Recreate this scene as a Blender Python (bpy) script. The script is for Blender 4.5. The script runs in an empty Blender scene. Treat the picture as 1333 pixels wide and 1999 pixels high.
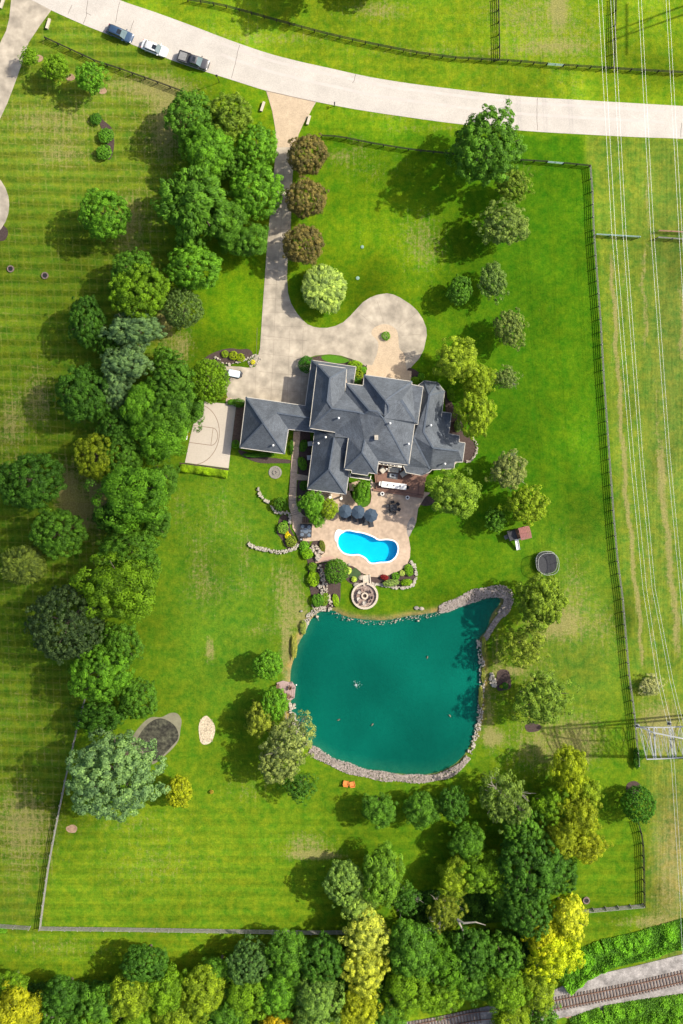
import bpy, bmesh, math, random
import numpy as np
from mathutils import Vector, Matrix
from mathutils.geometry import tessellate_polygon
PI = math.pi; R = math.radians
sc = bpy.context.scene; col = sc.collection

# ------------------------------------------------------------------ camera, sky, sun
S = 0.09            # metres of ground per photo pixel
H = 170.0           # camera height
NX, NY = 666.5, 760.0   # photo pixel straight below the camera
cd = bpy.data.cameras.new('camera'); cam = bpy.data.objects.new('camera', cd); col.objects.link(cam)
cam.location = (0, 0, H); cam.rotation_euler = (0, 0, 0)
cd.sensor_fit = 'VERTICAL'; cd.sensor_height = 36; cd.sensor_width = 36
cd.lens = 36 * H / (1999 * S); cd.shift_y = -(999.5 - NY) / 1999.0
cd.clip_start = 1; cd.clip_end = 3000
sc.camera = cam
SUNV = Vector((1.0, 0.36, 0.98)).normalized()     # towards the sun
w = bpy.data.worlds.new("World"); sc.world = w; w.use_nodes = True
nt = w.node_tree; bg = nt.nodes['Background']
sky = nt.nodes.new('ShaderNodeTexSky'); sky.sky_type = 'NISHITA'; sky.sun_disc = False
sky.sun_elevation = math.asin(SUNV.z); sky.sun_rotation = math.atan2(SUNV.x, SUNV.y)
nt.links.new(sky.outputs[0], bg.inputs[0]); bg.inputs[1].default_value = 0.15; sky.dust_density = 3.5; sky.air_density = .8
sl = bpy.data.lights.new('sun', 'SUN'); so = bpy.data.objects.new('sun', sl); col.objects.link(so)
sl.energy = 4.5; sl.angle = R(0.7); sl.color = (1, .93, .79)
so.rotation_euler = SUNV.to_track_quat('Z', 'Y').to_euler(); so.location = (100, 40, 200)
sc.view_settings.view_transform = 'Standard'; sc.view_settings.look = 'None'
sc.view_settings.gamma = 1; sc.view_settings.exposure = 0.48

def shade_cloud():
    # unseen clouds added to shade the left lawn; their thin rims soften the edge
    k = 420/SUNV.z; m = bpy.data.materials.new('shade_cloud_vapour'); m.use_nodes = True; n = m.node_tree.nodes
    n.remove(n['Principled BSDF']); v = n.new('ShaderNodeVolumeScatter'); v.inputs['Density'].default_value = .017; v.inputs['Color'].default_value = (1, 1, 1, 1)
    m.node_tree.links.new(v.outputs[0], n['Material Output'].inputs['Volume'])
    for cx, cy, rx, ry, rz in ((60, 790, 24, 40, 12), (75, 1160, 24, 34, 12), (20, 1480, 20, 26, 8)):
        x, y = (cx-666.5)*.09, (760-cy)*.09
        bm = bmesh.new(); bmesh.ops.create_icosphere(bm, subdivisions=4, radius=1)
        for q in bm.verts:
            f = 1+.13*math.sin(q.co.x*5+cx)+.12*math.sin(q.co.y*6+q.co.x*3); q.co = Vector((q.co.x*rx*f, q.co.y*ry*f, q.co.z*rz*f))
        me = bpy.data.meshes.new('shade_cloud'); bm.to_mesh(me); bm.free(); me.materials.append(m)
        o = bpy.data.objects.new('shade_cloud', me); col.objects.link(o); o.location = (x+SUNV.x*k, y+SUNV.y*k, 420+(cx % 7)*35); o['kind'] = 'structure'
        o.location = Vector((x, y, 0))+SUNV*(o.location.z/SUNV.z)
shade_cloud()
def W(px, py, z=0.0):
    k = S * (H - z) / H
    return Vector(((px - NX) * k, (NY - py) * k, z))
def rot2(x, y, a): return (x*math.cos(a)-y*math.sin(a), x*math.sin(a)+y*math.cos(a))
def iang(dx, dy): return math.atan2(-dy, dx)      # heading of a photo direction
def smooth(pts, closed=True, n=5):
    P = [np.array(p, float) for p in pts]; out = []; L = len(P)
    rng_ = range(L) if closed else range(L-1)
    for i in rng_:
        if closed: a, b, c, d = P[i-1], P[i], P[(i+1) % L], P[(i+2) % L]
        else: a, b, c, d = P[max(i-1, 0)], P[i], P[i+1], P[min(i+2, L-1)]
        for k in range(n):
            t = k/n
            out.append(tuple(0.5*((2*b)+(-a+c)*t+(2*a-5*b+4*c-d)*t*t+(-a+3*b-3*c+d)*t**3)))
    if not closed: out.append(tuple(P[-1]))
    return out

# ------------------------------------------------------------------ materials
def mat(name, color=(.5, .5, .5), rough=.8, var=.12, scale=3.0, spec=.3, metal=0.0, color2=None, scale2=None, bump=0.0):
    m = bpy.data.materials.new(name); m.use_nodes = True
    n = m.node_tree.nodes; l = m.node_tree.links; b = n['Principled BSDF']
    b.inputs['Roughness'].default_value = rough; b.inputs['Metallic'].default_value = metal
    b.inputs['Specular IOR Level'].default_value = spec
    geo = n.new('ShaderNodeNewGeometry')
    tx = n.new('ShaderNodeTexNoise'); tx.inputs['Scale'].default_value = scale; tx.inputs['Detail'].default_value = 6
    tx.inputs['Roughness'].default_value = .65
    l.new(geo.outputs['Position'], tx.inputs['Vector'])
    rp = n.new('ShaderNodeValToRGB'); l.new(tx.outputs[0], rp.inputs[0])
    c1 = tuple(max(0, c*(1-var)) for c in color); c2 = tuple(c*(1+var) for c in color)
    if color2: c2 = color2
    rp.color_ramp.elements[0].position = .32; rp.color_ramp.elements[1].position = .68
    rp.color_ramp.elements[0].color = (*c1, 1); rp.color_ramp.elements[1].color = (*c2, 1)
    out = rp.outputs[0]
    if scale2:
        t2 = n.new('ShaderNodeTexNoise'); t2.inputs['Scale'].default_value = scale2; t2.inputs['Detail'].default_value = 4
        l.new(geo.outputs['Position'], t2.inputs['Vector'])
        mp = n.new('ShaderNodeMapRange'); mp.inputs[1].default_value = .3; mp.inputs[2].default_value = .7
        mp.inputs[3].default_value = 1-var*1.3; mp.inputs[4].default_value = 1+var*1.3
        l.new(t2.outputs[0], mp.inputs[0])
        vm = n.new('ShaderNodeVectorMath'); vm.operation = 'SCALE'
        l.new(out, vm.inputs[0]); l.new(mp.outputs[0], vm.inputs['Scale']); out = vm.outputs[0]
    l.new(out, b.inputs['Base Color'])
    if bump:
        bp = n.new('ShaderNodeBump'); bp.inputs['Strength'].default_value = bump; bp.inputs['Distance'].default_value = .05
        l.new(tx.outputs[0], bp.inputs['Height']); l.new(bp.outputs[0], b.inputs['Normal'])
    return m

def leafmat(name, base=None, vr=.62, transl=.32, rough=.6):
    """foliage: colour comes from the object's own colour, or base; leaf attribute v varies it"""
    m = bpy.data.materials.new(name); m.use_nodes = True
    n = m.node_tree.nodes; l = m.node_tree.links; b = n['Principled BSDF']; o = n['Material Output']
    b.inputs['Roughness'].default_value = rough; b.inputs['Specular IOR Level'].default_value = .18
    if base:
        cc = n.new('ShaderNodeRGB'); cc.outputs[0].default_value = (*base, 1); c = cc.outputs[0]
    else:
        oi = n.new('ShaderNodeObjectInfo'); c = oi.outputs['Color']
    at = n.new('ShaderNodeAttribute'); at.attribute_name = 'v'
    mp = n.new('ShaderNodeMapRange'); mp.inputs[3].default_value = 1-vr; mp.inputs[4].default_value = 1+vr
    l.new(at.outputs['Fac'], mp.inputs[0])
    sx = n.new('ShaderNodeSeparateColor'); l.new(c, sx.inputs[0])
    cb = n.new('ShaderNodeCombineColor')
    # younger leaves are yellower: red varies more than green, blue less
    for i, (ch, e) in enumerate((('Red', 1.15), ('Green', 1.0), ('Blue', .6))):
        pw = n.new('ShaderNodeMath'); pw.operation = 'POWER'; pw.inputs[1].default_value = e
        l.new(mp.outputs[0], pw.inputs[0])
        mu = n.new('ShaderNodeMath'); mu.operation = 'MULTIPLY'
        l.new(sx.outputs[i], mu.inputs[0]); l.new(pw.outputs[0], mu.inputs[1]); l.new(mu.outputs[0], cb.inputs[i])
    l.new(cb.outputs[0], b.inputs['Base Color'])
    tr = n.new('ShaderNodeBsdfTranslucent'); l.new(cb.outputs[0], tr.inputs[0])
    mx = n.new('ShaderNodeMixShader'); mx.inputs[0].default_value = transl
    l.new(b.outputs[0], mx.inputs[1]); l.new(tr.outputs[0], mx.inputs[2]); l.new(mx.outputs[0], o.inputs[0])
    return m

M = {}
def defmats():
    M['leaf'] = leafmat('foliage')
    M['bark'] = mat('bark', (.13, .10, .075), .9, .3, 4)
    M['deadwood'] = mat('bare_wood', (.27, .245, .20), .9, .2, 4)
    M['road'] = mat('road_concrete', (.45, .415, .37), .9, .10, .22, .2, scale2=6)
    M['drive'] = mat('drive_concrete', (.355, .31, .245), .85, .17, .25, .2, scale2=.5)
    M['paver'] = mat('tan_pavers', (.44, .345, .24), .85, .1, .8, .2, scale2=5)
    M['court'] = mat('court_concrete', (.46, .405, .335), .85, .035, .5, .2, scale2=4)
    M['courtline'] = mat('brown_line', (.20, .14, .10), .8, .1)
    M['deckstone'] = mat('stamped_concrete', (.43, .325, .235), .8, .13, .3, .25, scale2=1.6)
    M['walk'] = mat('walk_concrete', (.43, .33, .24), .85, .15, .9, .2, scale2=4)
    M['terrace'] = mat('composite_boards', (.20, .11, .08), .7, .15, 1.2, .3)
    M['mulch'] = mat('mulch', (.07, .05, .045), .95, .35, 6, .1)
    M['dirt'] = mat('bare_earth', (.30, .2, .13), .95, .3, 2, .1)
    M['ballast'] = mat('gravel_ballast', (.27, .25, .235), .95, .30, 4, .1, scale2=.6)
    M['sleeper'] = mat('sleeper_wood', (.16, .12, .10), .9, .3, 5, .1)
    M['rust'] = mat('rusty_rail', (.28, .16, .11), .55, .2, 5, .4, .6)
    M['stone'] = mat('pale_limestone', (.37, .335, .275), .9, .3, 2.5, .2)
    M['riprap'] = mat('riprap_stone', (.33, .285, .25), .9, .5, 3, .2)
    M['boulder'] = mat('tan_boulder', (.36, .31, .25), .9, .35, 2.5, .2)
    M['brick'] = mat('tan_brick', (.38, .30, .23), .9, .15, 5, .2)
    M['trim'] = mat('cream_trim', (.62, .57, .48), .6, .04, 2, .3)
    M['gutter'] = mat('pale_gutter', (.46, .43, .37), .5, .05, 2, .3)
    M['glass'] = mat('dark_glass', (.02, .025, .03), .08, .1, 2, .6)
    M['fence_dark'] = mat('black_fence_wood', (.035, .032, .028), .85, .4, 3, .2)
    M['fence_grey'] = mat('weathered_fence_wood', (.25, .24, .215), .9, .35, 3, .2)
    M['teal'] = mat('faded_gate', (.22, .33, .30), .6, .15, 2, .3)
    M['steel'] = mat('galvanised_steel', (.36, .37, .37), .5, .15, 4, .4, .2)
    M['wire'] = mat('aluminium_wire', (.62, .63, .62), .5, .05, 4, .4, .2)
    M['white'] = mat('white_paint', (.78, .77, .74), .5, .05, 2, .3)
    M['black'] = mat('black_plastic', (.02, .02, .022), .6, .2, 3, .3)
    M['char'] = mat('charcoal_fabric', (.05, .052, .058), .9, .2, 4, .2)
    M['grey'] = mat('grey_fabric', (.20, .20, .20), .9, .2, 3, .2)
    M['cream'] = mat('cream_cushion', (.50, .46, .38), .9, .15, 5, .2)
    M['umb'] = mat('slate_blue_canvas', (.045, .068, .098), .85, .12, 2, .2)
    M['brown'] = mat('brown_wood', (.15, .09, .06), .8, .3, 4, .2)
    M['pinkdeck'] = mat('weathered_pink_decking', (.34, .25, .235), .85, .15, 3, .2)
    M['redroof'] = mat('faded_red_roof', (.30, .13, .12), .8, .2, 4, .2)
    M['orange'] = mat('orange_plastic', (.62, .21, .05), .6, .15, 4, .3)
    M['mud'] = mat('dark_mud', (.030, .027, .024), .9, .4, .5, .3, scale2=2, color2=(.075, .075, .05))
    M['sand'] = mat('pale_sand', (.50, .42, .30), .95, .25, 3, .1, scale2=8)
    M['putt'] = mat('putting_green', (.05, .085, .035), .9, .12, 2, .1)
    M['rubber'] = mat('tyre_rubber', (.02, .02, .02), .8, .2, 5)
    M['slate_slab'] = mat('grey_flagstone', (.25, .225, .2), .85, .3, 1.5, .2)
    M['duck'] = mat('duck_plumage', (.22, .15, .1), .8, .3, 6)
    M['yellowflower'] = leafmat('yellow_leaves', (.55, .42, .01))
    M['lilac'] = mat('lilac_blossom', (.45, .36, .42), .9, .2, 4)
def paint(name, c, rough=.25):
    m = mat(name, c, rough, .03, 1, .6); m.node_tree.nodes['Principled BSDF'].inputs['Coat Weight'].default_value = .6
    return m
defmats()

# ------------------------------------------------------------------ builders
def link(name, me, m=None, parent=None):
    o = bpy.data.objects.new(name, me); col.objects.link(o)
    if m is not None:
        for mm in (m if isinstance(m, (list, tuple)) else [m]): me.materials.append(mm)
    if parent is not None: o.parent = parent
    return o
def tag(o, label=None, cat=None, group=None, kind=None):
    if label: o['label'] = label
    if cat: o['category'] = cat
    if group: o['group'] = group
    if kind: o['kind'] = kind
    return o
def empty(name, loc=(0, 0, 0), rz=0, label=None, cat=None, group=None):
    o = bpy.data.objects.new(name, None); col.objects.link(o); o.location = loc; o.rotation_euler = (0, 0, rz)
    o.empty_display_size = .2
    return tag(o, label, cat, group)
def children(o): return [c for c in bpy.data.objects if c.parent == o]
def copy_tree(o, parent=None):
    c = o.copy(); col.objects.link(c)
    if parent is not None: c.parent = parent
    for ch in children(o): copy_tree(ch, c)
    return c

class MB:
    def __init__(s): s.v = []; s.f = []
    def add(s, vs, fs):
        k = len(s.v); s.v += [tuple(v) for v in vs]; s.f += [tuple(i+k for i in f) for f in fs]; return s
    def box(s, c, d, rz=0, rx=0, ry=0, taper=1.0):
        mt = Matrix.Rotation(rz, 3, 'Z') @ Matrix.Rotation(ry, 3, 'Y') @ Matrix.Rotation(rx, 3, 'X')
        vs = []
        for z in (-.5, .5):
            t = taper if z > 0 else 1
            for x, y in ((-.5, -.5), (.5, -.5), (.5, .5), (-.5, .5)):
                vs.append(Vector(c) + mt @ Vector((x*d[0]*t, y*d[1]*t, z*d[2])))
        return s.add(vs, [(3, 2, 1, 0), (4, 5, 6, 7), (0, 1, 5, 4), (1, 2, 6, 5), (2, 3, 7, 6), (3, 0, 4, 7)])
    def bar(s, a, b, w, h=None):
        a = Vector(a); b = Vector(b); d = b-a; L = d.length
        if L < 1e-6: return s
        q = d.to_track_quat('X', 'Z').to_matrix(); h = h or w; vs = []
        for x in (0, L):
            for y, z in ((-.5, -.5), (.5, -.5), (.5, .5), (-.5, .5)):
                vs.append(a + q @ Vector((x, y*w, z*h)))
        return s.add(vs, [(3, 2, 1, 0), (4, 5, 6, 7), (0, 1, 5, 4), (1, 2, 6, 5), (2, 3, 7, 6), (3, 0, 4, 7)])
    def tube(s, pts, rad, n=6, cap=True):
        P = [Vector(p) for p in pts]; k = len(P)
        if not hasattr(rad, '__len__'): rad = [rad]*k
        vs = []
        for i, p in enumerate(P):
            d = (P[min(i+1, k-1)]-P[max(i-1, 0)]).normalized()
            u = d.cross(Vector((0, 0, 1)) if abs(d.z) < .9 else Vector((1, 0, 0))).normalized(); v_ = d.cross(u)
            for j in range(n):
                a = 2*PI*j/n; vs.append(p + (u*math.cos(a)+v_*math.sin(a))*rad[i])
        fs = [(i*n+j, i*n+(j+1) % n, (i+1)*n+(j+1) % n, (i+1)*n+j) for i in range(k-1) for j in range(n)]
        if cap: fs += [tuple(range(n-1, -1, -1)), tuple(range((k-1)*n, k*n))]
        return s.add(vs, fs)
    def lathe(s, c, prof, n=16, sx=1, sy=1, rz=0):
        vs = []; k = len(prof)
        for r, z in prof:
            for j in range(n):
                a = 2*PI*j/n; x, y = rot2(r*sx*math.cos(a), r*sy*math.sin(a), rz); vs.append((c[0]+x, c[1]+y, c[2]+z))
        fs = [(i*n+j, i*n+(j+1) % n, (i+1)*n+(j+1) % n, (i+1)*n+j) for i in range(k-1) for j in range(n)]
        fs += [tuple(range(n-1, -1, -1)), tuple(range((k-1)*n, k*n))]
        return s.add(vs, fs)
    def prism(s, pts, z0, z1, holes=()):
        """pts: world xy outline; top, sides and (no) bottom; holes get side walls too"""
        loops = [[Vector((p[0], p[1], 0)) for p in pts]] + [[Vector((p[0], p[1], 0)) for p in h] for h in holes]
        tris = tessellate_polygon(loops); flat = [p for lp in loops for p in lp]
        top = [(p.x, p.y, z1) for p in flat]; bot = [(p.x, p.y, z0) for p in flat]; n = len(flat)
        fs = []
        for t in tris:
            a, b, c = (flat[i] for i in t)
            fs.append(t if (b-a).cross(c-a).z > 0 else (t[0], t[2], t[1]))
        k = 0
        for li, lp in enumerate(loops):
            m = len(lp); area = sum(lp[i].x*lp[(i+1) % m].y-lp[(i+1) % m].x*lp[i].y for i in range(m))
            for i in range(m):
                a, b = k+i, k+(i+1) % m
                fs.append((a, a+n, b+n, b) if (area > 0) == (li > 0) else (b, b+n, a+n, a))
            k += m
        return s.add(top+bot, fs)
    def blob(s, c, r, seed=0, sub=2, j=.2):
        rd = random.Random(seed); bm = bmesh.new(); bmesh.ops.create_icosphere(bm, subdivisions=sub, radius=1)
        bm.verts.ensure_lookup_table()
        vs = []
        for v in bm.verts:
            q = 1+rd.uniform(-j, j); vs.append((c[0]+v.co.x*r[0]*q, c[1]+v.co.y*r[1]*q, c[2]+v.co.z*r[2]*q))
        fs = [tuple(x.index for x in f.verts) for f in bm.faces]; bm.free()
        return s.add(vs, fs)
    def build(s, name, m=None, parent=None, smooth=False):
        me = bpy.data.meshes.new(name); me.from_pydata(s.v, [], s.f); me.update()
        if smooth: me.polygons.foreach_set('use_smooth', [True]*len(me.polygons))
        return link(name, me, m, parent)

def slab(name, pix, z0, z1, m, holes=(), kind='structure', label=None, cat=None, parent=None, zw=0):
    pts = [W(x, y, zw)[:2] for x, y in pix]
    hs = [[W(x, y, zw)[:2] for x, y in h] for h in holes]
    o = MB().prism(pts, z0, z1, hs).build(name, m, parent)
    if parent is None: tag(o, label, cat, kind=kind)
    return o
def ell(cx, cy, rx, ry=None, rot=0, n=28, wob=0, seed=0):
    ry = ry or rx; rd = random.Random(seed); out = []
    ph = rd.uniform(0, 6)
    for i in range(n):
        a = 2*PI*i/n; q = 1+wob*math.sin(3*a+ph)+wob*.6*math.sin(5*a+2*ph)
        x, y = rot2(rx*q*math.cos(a), ry*q*math.sin(a), rot); out.append((cx+x, cy+y))
    return out
def inside(P, poly):
    """numpy point in polygon; P (n,2)"""
    r = np.zeros(len(P), bool); n = len(poly)
    for i in range(n):
        x1, y1 = poly[i]; x2, y2 = poly[(i+1) % n]
        c = ((y1 > P[:, 1]) != (y2 > P[:, 1]))
        if y1 != y2: r ^= c & (P[:, 0] < (x2-x1)*(P[:, 1]-y1)/(y2-y1)+x1)
    return r
def sdist(P, poly):
    """signed pixel distance, positive inside"""
    d = np.full(len(P), 1e9); n = len(poly)
    for i in range(n):
        a = np.array(poly[i], float); b = np.array(poly[(i+1) % n], float); ab = b-a
        t = np.clip(((P-a)@ab)/max(ab@ab, 1e-9), 0, 1); q = a+t[:, None]*ab
        d = np.minimum(d, np.hypot(*(P-q).T))
    return np.where(inside(P, poly), d, -d)
# ------------------------------------------------------------------ outlines in photo pixels
POND = smooth([(633, 1193), (611, 1208), (597, 1235), (580, 1267), (571, 1303), (568, 1330), (570, 1366), (568, 1400), (586, 1438), (622, 1466), (656, 1486), (710, 1500), (764, 1508), (823, 1511), (859, 1505), (890, 1488), (911, 1464), (925, 1430), (933, 1402), (936, 1361), (940, 1321), (936, 1280), (934, 1248), (948, 1230), (958, 1200), (975, 1176), (966, 1166), (950, 1165), (921, 1172), (885, 1186), (845, 1199), (800, 1205), (755, 1213), (710, 1212), (674, 1206), (652, 1196)], True, 4)
POOL = smooth([(682, 1036.5), (670, 1038.5), (661, 1049), (660.5, 1064), (670, 1077.5), (685, 1082), (700, 1081.5), (713.5, 1088), (724, 1098), (742, 1096.5), (760, 1095), (772, 1085), (776, 1070), (770.5, 1058), (757, 1054), (739, 1054.5), (727, 1048), (709, 1041.5), (694, 1039)], True, 4)
def offset(poly, d):
    """grow a pixel outline by d pixels (rough, vertex normals)"""
    P = np.array(poly); n = len(P); area = sum(P[i][0]*P[(i+1) % n][1]-P[(i+1) % n][0]*P[i][1] for i in range(n))
    sg = 1 if area > 0 else -1; out = []
    for i in range(n):
        e1 = P[i]-P[i-1]; e2 = P[(i+1) % n]-P[i]
        e1 = e1/(np.hypot(*e1)+1e-9); e2 = e2/(np.hypot(*e2)+1e-9)
        n1 = np.array((e1[1], -e1[0]))*sg; n2 = np.array((e2[1], -e2[0]))*sg; m = n1+n2
        m = m/(max(m@m/2, .35)+1e-9)
        out.append(tuple(P[i]+m*d))
    return out
ROAD_N = smooth([(60, -70), (150, -35), (233, 0), (300, 23), (374, 50), (450, 79), (520, 103), (580, 119), (643, 133), (720, 150), (800, 163), (890, 174.5), (1001, 187), (1110, 194), (1230, 201), (1333, 207), (1600, 222)], False, 4)
ROAD_S = smooth([(20, -20), (62, 0), (100, 20), (162, 48), (215, 69), (270, 92), (331, 116), (395, 138), (452, 156), (519, 177), (568, 188), (616, 198.5), (697, 214), (790, 228), (890, 241.5), (1018, 255), (1150, 263), (1250, 268), (1333, 271), (1600, 285)], False, 4)
ROAD = ROAD_N + ROAD_S[::-1]
DRIVE = [(519, 176), (524, 193), (531, 216), (537, 250), (539, 290), (534, 340), (528, 410), (521, 480), (517, 540), (512, 610), (507.5, 680), (498, 716), (484, 718), (470, 716), (437, 714), (437, 748), (444, 776), (452, 784), (480, 786), (596, 800), (604, 798), (606, 706), (592, 706), (600, 699), (616, 694), (642, 691.5), (665, 694), (687, 701), (700, 707), (716, 716), (724, 730), (796, 740), (795, 726), (806, 713), (818, 700), (827, 683), (833, 655), (832, 640), (825, 622), (814, 606), (801, 594), (781, 581), (768, 575), (755, 572.5), (736, 575.5), (722, 581), (708, 590), (696, 603), (684, 616), (670, 629), (654, 636.5), (639, 640), (624, 640), (612, 638), (600, 633), (589, 623), (579, 611), (568, 592), (562, 572), (560, 540), (562, 500), (567, 450), (569, 400), (571, 340), (576, 290), (582, 262), (592, 240), (604, 221), (617, 199.5)]
LEFTDRIVE = [(22, -2), (62, 0), (100, 20), (78, 50), (56, 83), (44, 120), (30, 160), (14, 202), (0, 232), (-40, 330), (-90, 400), (-90, 180), (-30, 120), (0, 84), (12, 60), (18, 36)]
DECK = [(573, 842), (586.5, 842), (583, 885), (580, 925), (602, 929), (602, 938), (579, 937), (578, 980), (583, 996), (592, 1006), (610, 1013), (612, 958), (690, 958), (690, 950), (722, 950), (724, 940), (840, 962), (829, 971), (816, 992), (812, 1020), (804, 1036), (797.6, 1049), (801, 1070), (800, 1088), (794, 1103), (783, 1112), (768, 1119), (754, 1124), (738, 1126.5), (724, 1125.6), (706, 1118), (697, 1110), (688, 1105), (670, 1102), (649, 1093), (634, 1095), (616, 1098.6), (614.5, 1089.6), (626, 1085), (634, 1078), (635, 1065), (630, 1057), (620, 1055), (604, 1056.6), (583, 1055), (577, 1040), (571, 1031), (569.5, 1007), (564, 990), (563.5, 975), (567, 925), (570, 885)]
BEDISLE = [(680.6, 944), (682, 957), (686, 970), (693, 980), (701, 987), (709, 990.5), (717, 988), (723, 981), (725, 968), (723.5, 955), (717, 944), (700, 938)]
FR = [(1153, 322.6), (1157, 370), (1159, 440), (1165, 524), (1173, 626), (1178.6, 727), (1184.5, 811), (1190, 890), (1199, 1015), (1205.5, 1089), (1216, 1167), (1222.5, 1244.6), (1229.5, 1325), (1237.6, 1381), (1244, 1448), (1248, 1496)]
FL = [(165.5, 1357), (148.5, 1421), (125, 1522.6), (104.7, 1624), (91, 1698), (81, 1770), (75, 1817)]

# ------------------------------------------------------------------ ground: one sheet, turf colours, with some shade painted into the left lawn
def build_ground():
    xs = np.concatenate([[-420, -220, -110], np.arange(-74, 74.01, .42), [110, 220, 420]])
    ys = np.concatenate([[-480, -260, -160], np.arange(-128, 84.01, .42), [120, 220, 420]])
    nx, ny = len(xs), len(ys)
    X, Y = np.meshgrid(xs, ys); P = np.stack([X.ravel()/S+NX, NY-Y.ravel()/S], 1); n = len(P)
    px, py = P[:, 0], P[:, 1]
    g = lambda cx, cy, rx, ry=None, a=0: np.exp(-(((px-cx)*math.cos(a)+(py-cy)*math.sin(a))/rx)**2-(((py-cy)*math.cos(a)-(px-cx)*math.sin(a))/(ry or rx))**2)
    sg = lambda t: 1/(1+np.exp(-np.clip(t, -40, 40)))
    C = np.tile(np.array([.080, .150, .006]), (n, 1))
    dry = np.full(n, .12); grid = np.zeros(n); vert = np.full(n, .3); horiz = np.zeros(n)
    def mixc(wt, c):
        nonlocal C
        C = C*(1-wt[:, None])+np.array(c)*wt[:, None]
    roadmid = np.interp(px, [p[0] for p in ROAD_S], [p[1] for p in ROAD_S])
    top = sg((roadmid-py)/3); mixc(top, (.115, .20, .008)); dry += .12*top
    fx = np.interp(py, [p[1] for p in FR], [p[0] for p in FR]); fx = np.where(py < 322, 1140, fx)
    fl = np.interp(py, [0, 330]+[p[1] for p in FL], [330, 330]+[p[0] for p in FL])
    verge = (1-top)*sg((300-py)/6)*sg((px-420)/20); mixc(verge, (.098, .19, .006))
    # neighbour's lawn on the left, mown in a grid
    lx = np.interp(py, [150, 200, 420, 620, 1400, 2000], [340, 330, 335, 330, 150, 60])
    left = (1-top)*sg((lx-px)/5)*sg((1830-py)/4)
    mixc(left, (.086, .148, .010)); dry += .07*left; grid = left*(1-.5*sg((1750-py)/-30))
    mixc(left*(g(90, 720, 300, 330)*.8), (.072, .135, .008))  # shade of clouds painted into the lawn colour
    mixc(left*g(60, 1150, 220, 260)*.7, (.068, .135, .008))  # lower stretch of the same painted shade
    mixc(left*g(60, 250, 200, 120)*.5, (.12, .175, .02))
    # garden between the driveway and the east fence
    mid = (1-top)*sg((px-lx)/5)*sg((fx-px)/2)*sg((py-262)/4)
    mixc(mid*sg((1130-py)/70)*sg((px-620)/30), (.044, .128, .004))
    mixc(mid*g(740, 520, 150, 260)*.85, (.098, .185, .005))
    mixc(mid*g(460, 600, 90, 130)*.9, (.085, .19, .004))
    mixc(mid*g(450, 1200, 150, 330)*.75, (.07, .165, .012))
    mixc(mid*g(1130, 1300, 110, 220)*.9, (.115, .195, .022)); mixc(mid*g(1100, 700, 60, 300)*.6, (.06, .145, .004))
    mixc(mid*sg((py-1400)/40)*sg((1300-px)/20), (.088, .172, .008))
    mixc(mid*g(350, 1680, 260, 130)*.6, (.125, .205, .01))
    mixc(mid*g(900, 1640, 300, 120)*.6, (.06, .145, .005))
    mixc(mid*g(880, 1130, 130, 60)*.5, (.075, .175, .005))
    horiz += mid*sg((py-1560)/30)*.8 + top*.35 + verge*.4
    south = sg((py-1822)/3); mixc(south, (.10, .18, .008)); horiz += south*.7
    for cx, cy, rx, ry, s_ in ((330, 260, 60, 90, .5), (290, 170, 110, 25, .6), (100, 235, 110, 35, .5), (120, 300, 60, 30, .5), (255, 430, 40, 60, .6), (75, 780, 30, 60, .55), (20, 830, 30, 70, .5), (190, 960, 30, 80, .9), (40, 1620, 60, 90, .6), (250, 520, 30, 40, .4), (355, 680, 26, 40, .7),
                              (130, 960, 22, 50, 1.1), (155, 1010, 20, 30, .9), (330, 225, 30, 50, .5), (320, 610, 20, 60, .8), (560, 1120, 40, 30, .25), (380, 1080, 30, 80, .2), (470, 1150, 40, 30, .25), (700, 330, 60, 30, .25), (860, 250, 100, 10, .35), (560, 75, 100, 12, .3), (400, 1150, 40, 60, .4), (410, 1270, 10, 25, .9), (560, 1170, 40, 60, .55), (480, 1080, 18, 60, .4), (500, 1230, 40, 20, .4), (430, 1000, 50, 80, .35), (350, 980, 20, 60, .3),
                              (700, 285, 25, 25, .35), (660, 305, 25, 14, .5), (825, 470, 50, 60, .5), (1015, 330, 40, 20, .3), (1090, 12, 15, 35, 1.0), (1085, 90, 60, 14, .4), (740, 20, 60, 20, .5), (1100, 60, 90, 70, .3),
                              (1080, 1220, 60, 30, .8), (1120, 1160, 40, 80, .5), (1180, 1230, 30, 60, .4), (1060, 1460, 90, 60, .6), (1140, 1440, 50, 60, .5), (960, 1440, 22, 14, .9), (1050, 1330, 60, 90, .4), (1000, 1310, 25, 10, .7),
                              (1290, 1420, 50, 50, .9), (1310, 1700, 40, 160, .45), (1250, 1800, 60, 14, .6), (600, 1650, 60, 30, .6), (620, 1670, 60, 8, .8), (300, 1690, 140, 60, .35), (120, 1850, 130, 25, .4), (250, 1600, 120, 30, .3),
                              (970, 1290, 14, 90, .5), (560, 1280, 14, 80, .8), (700, 1213, 80, 12, .8), (590, 1210, 12, 40, .6), (955, 1400, 9, 60, .6), (1000, 20, 80, 40, .3), (480, 1540, 60, 40, .3), (900, 100, 200, 14, .25), (820, 225, 200, 8, .3)):
        dry += s_*g(cx, cy, rx, ry)
    # power line corridor: streaks of cut hay
    right = (1-top)*sg((px-fx-4)/2); mixc(right, (.108, .175, .018)); vert += right*.7; dry += right*.10
    mixc(right*g(1310, 700, 60, 420)*.6, (.10, .15, .032))
    def streak(pts, wd, st, wob=3):
        nonlocal dry
        c = np.interp(py, [p[1] for p in pts], [p[0] for p in pts]); c = c+wob*np.sin(py/23.)+wob*.6*np.sin(py/9.1)
        e = sg((py-pts[0][1])/8)*sg((pts[-1][1]-py)/8); dry += st*np.exp(-((px-c)/wd)**2)*e
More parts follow.
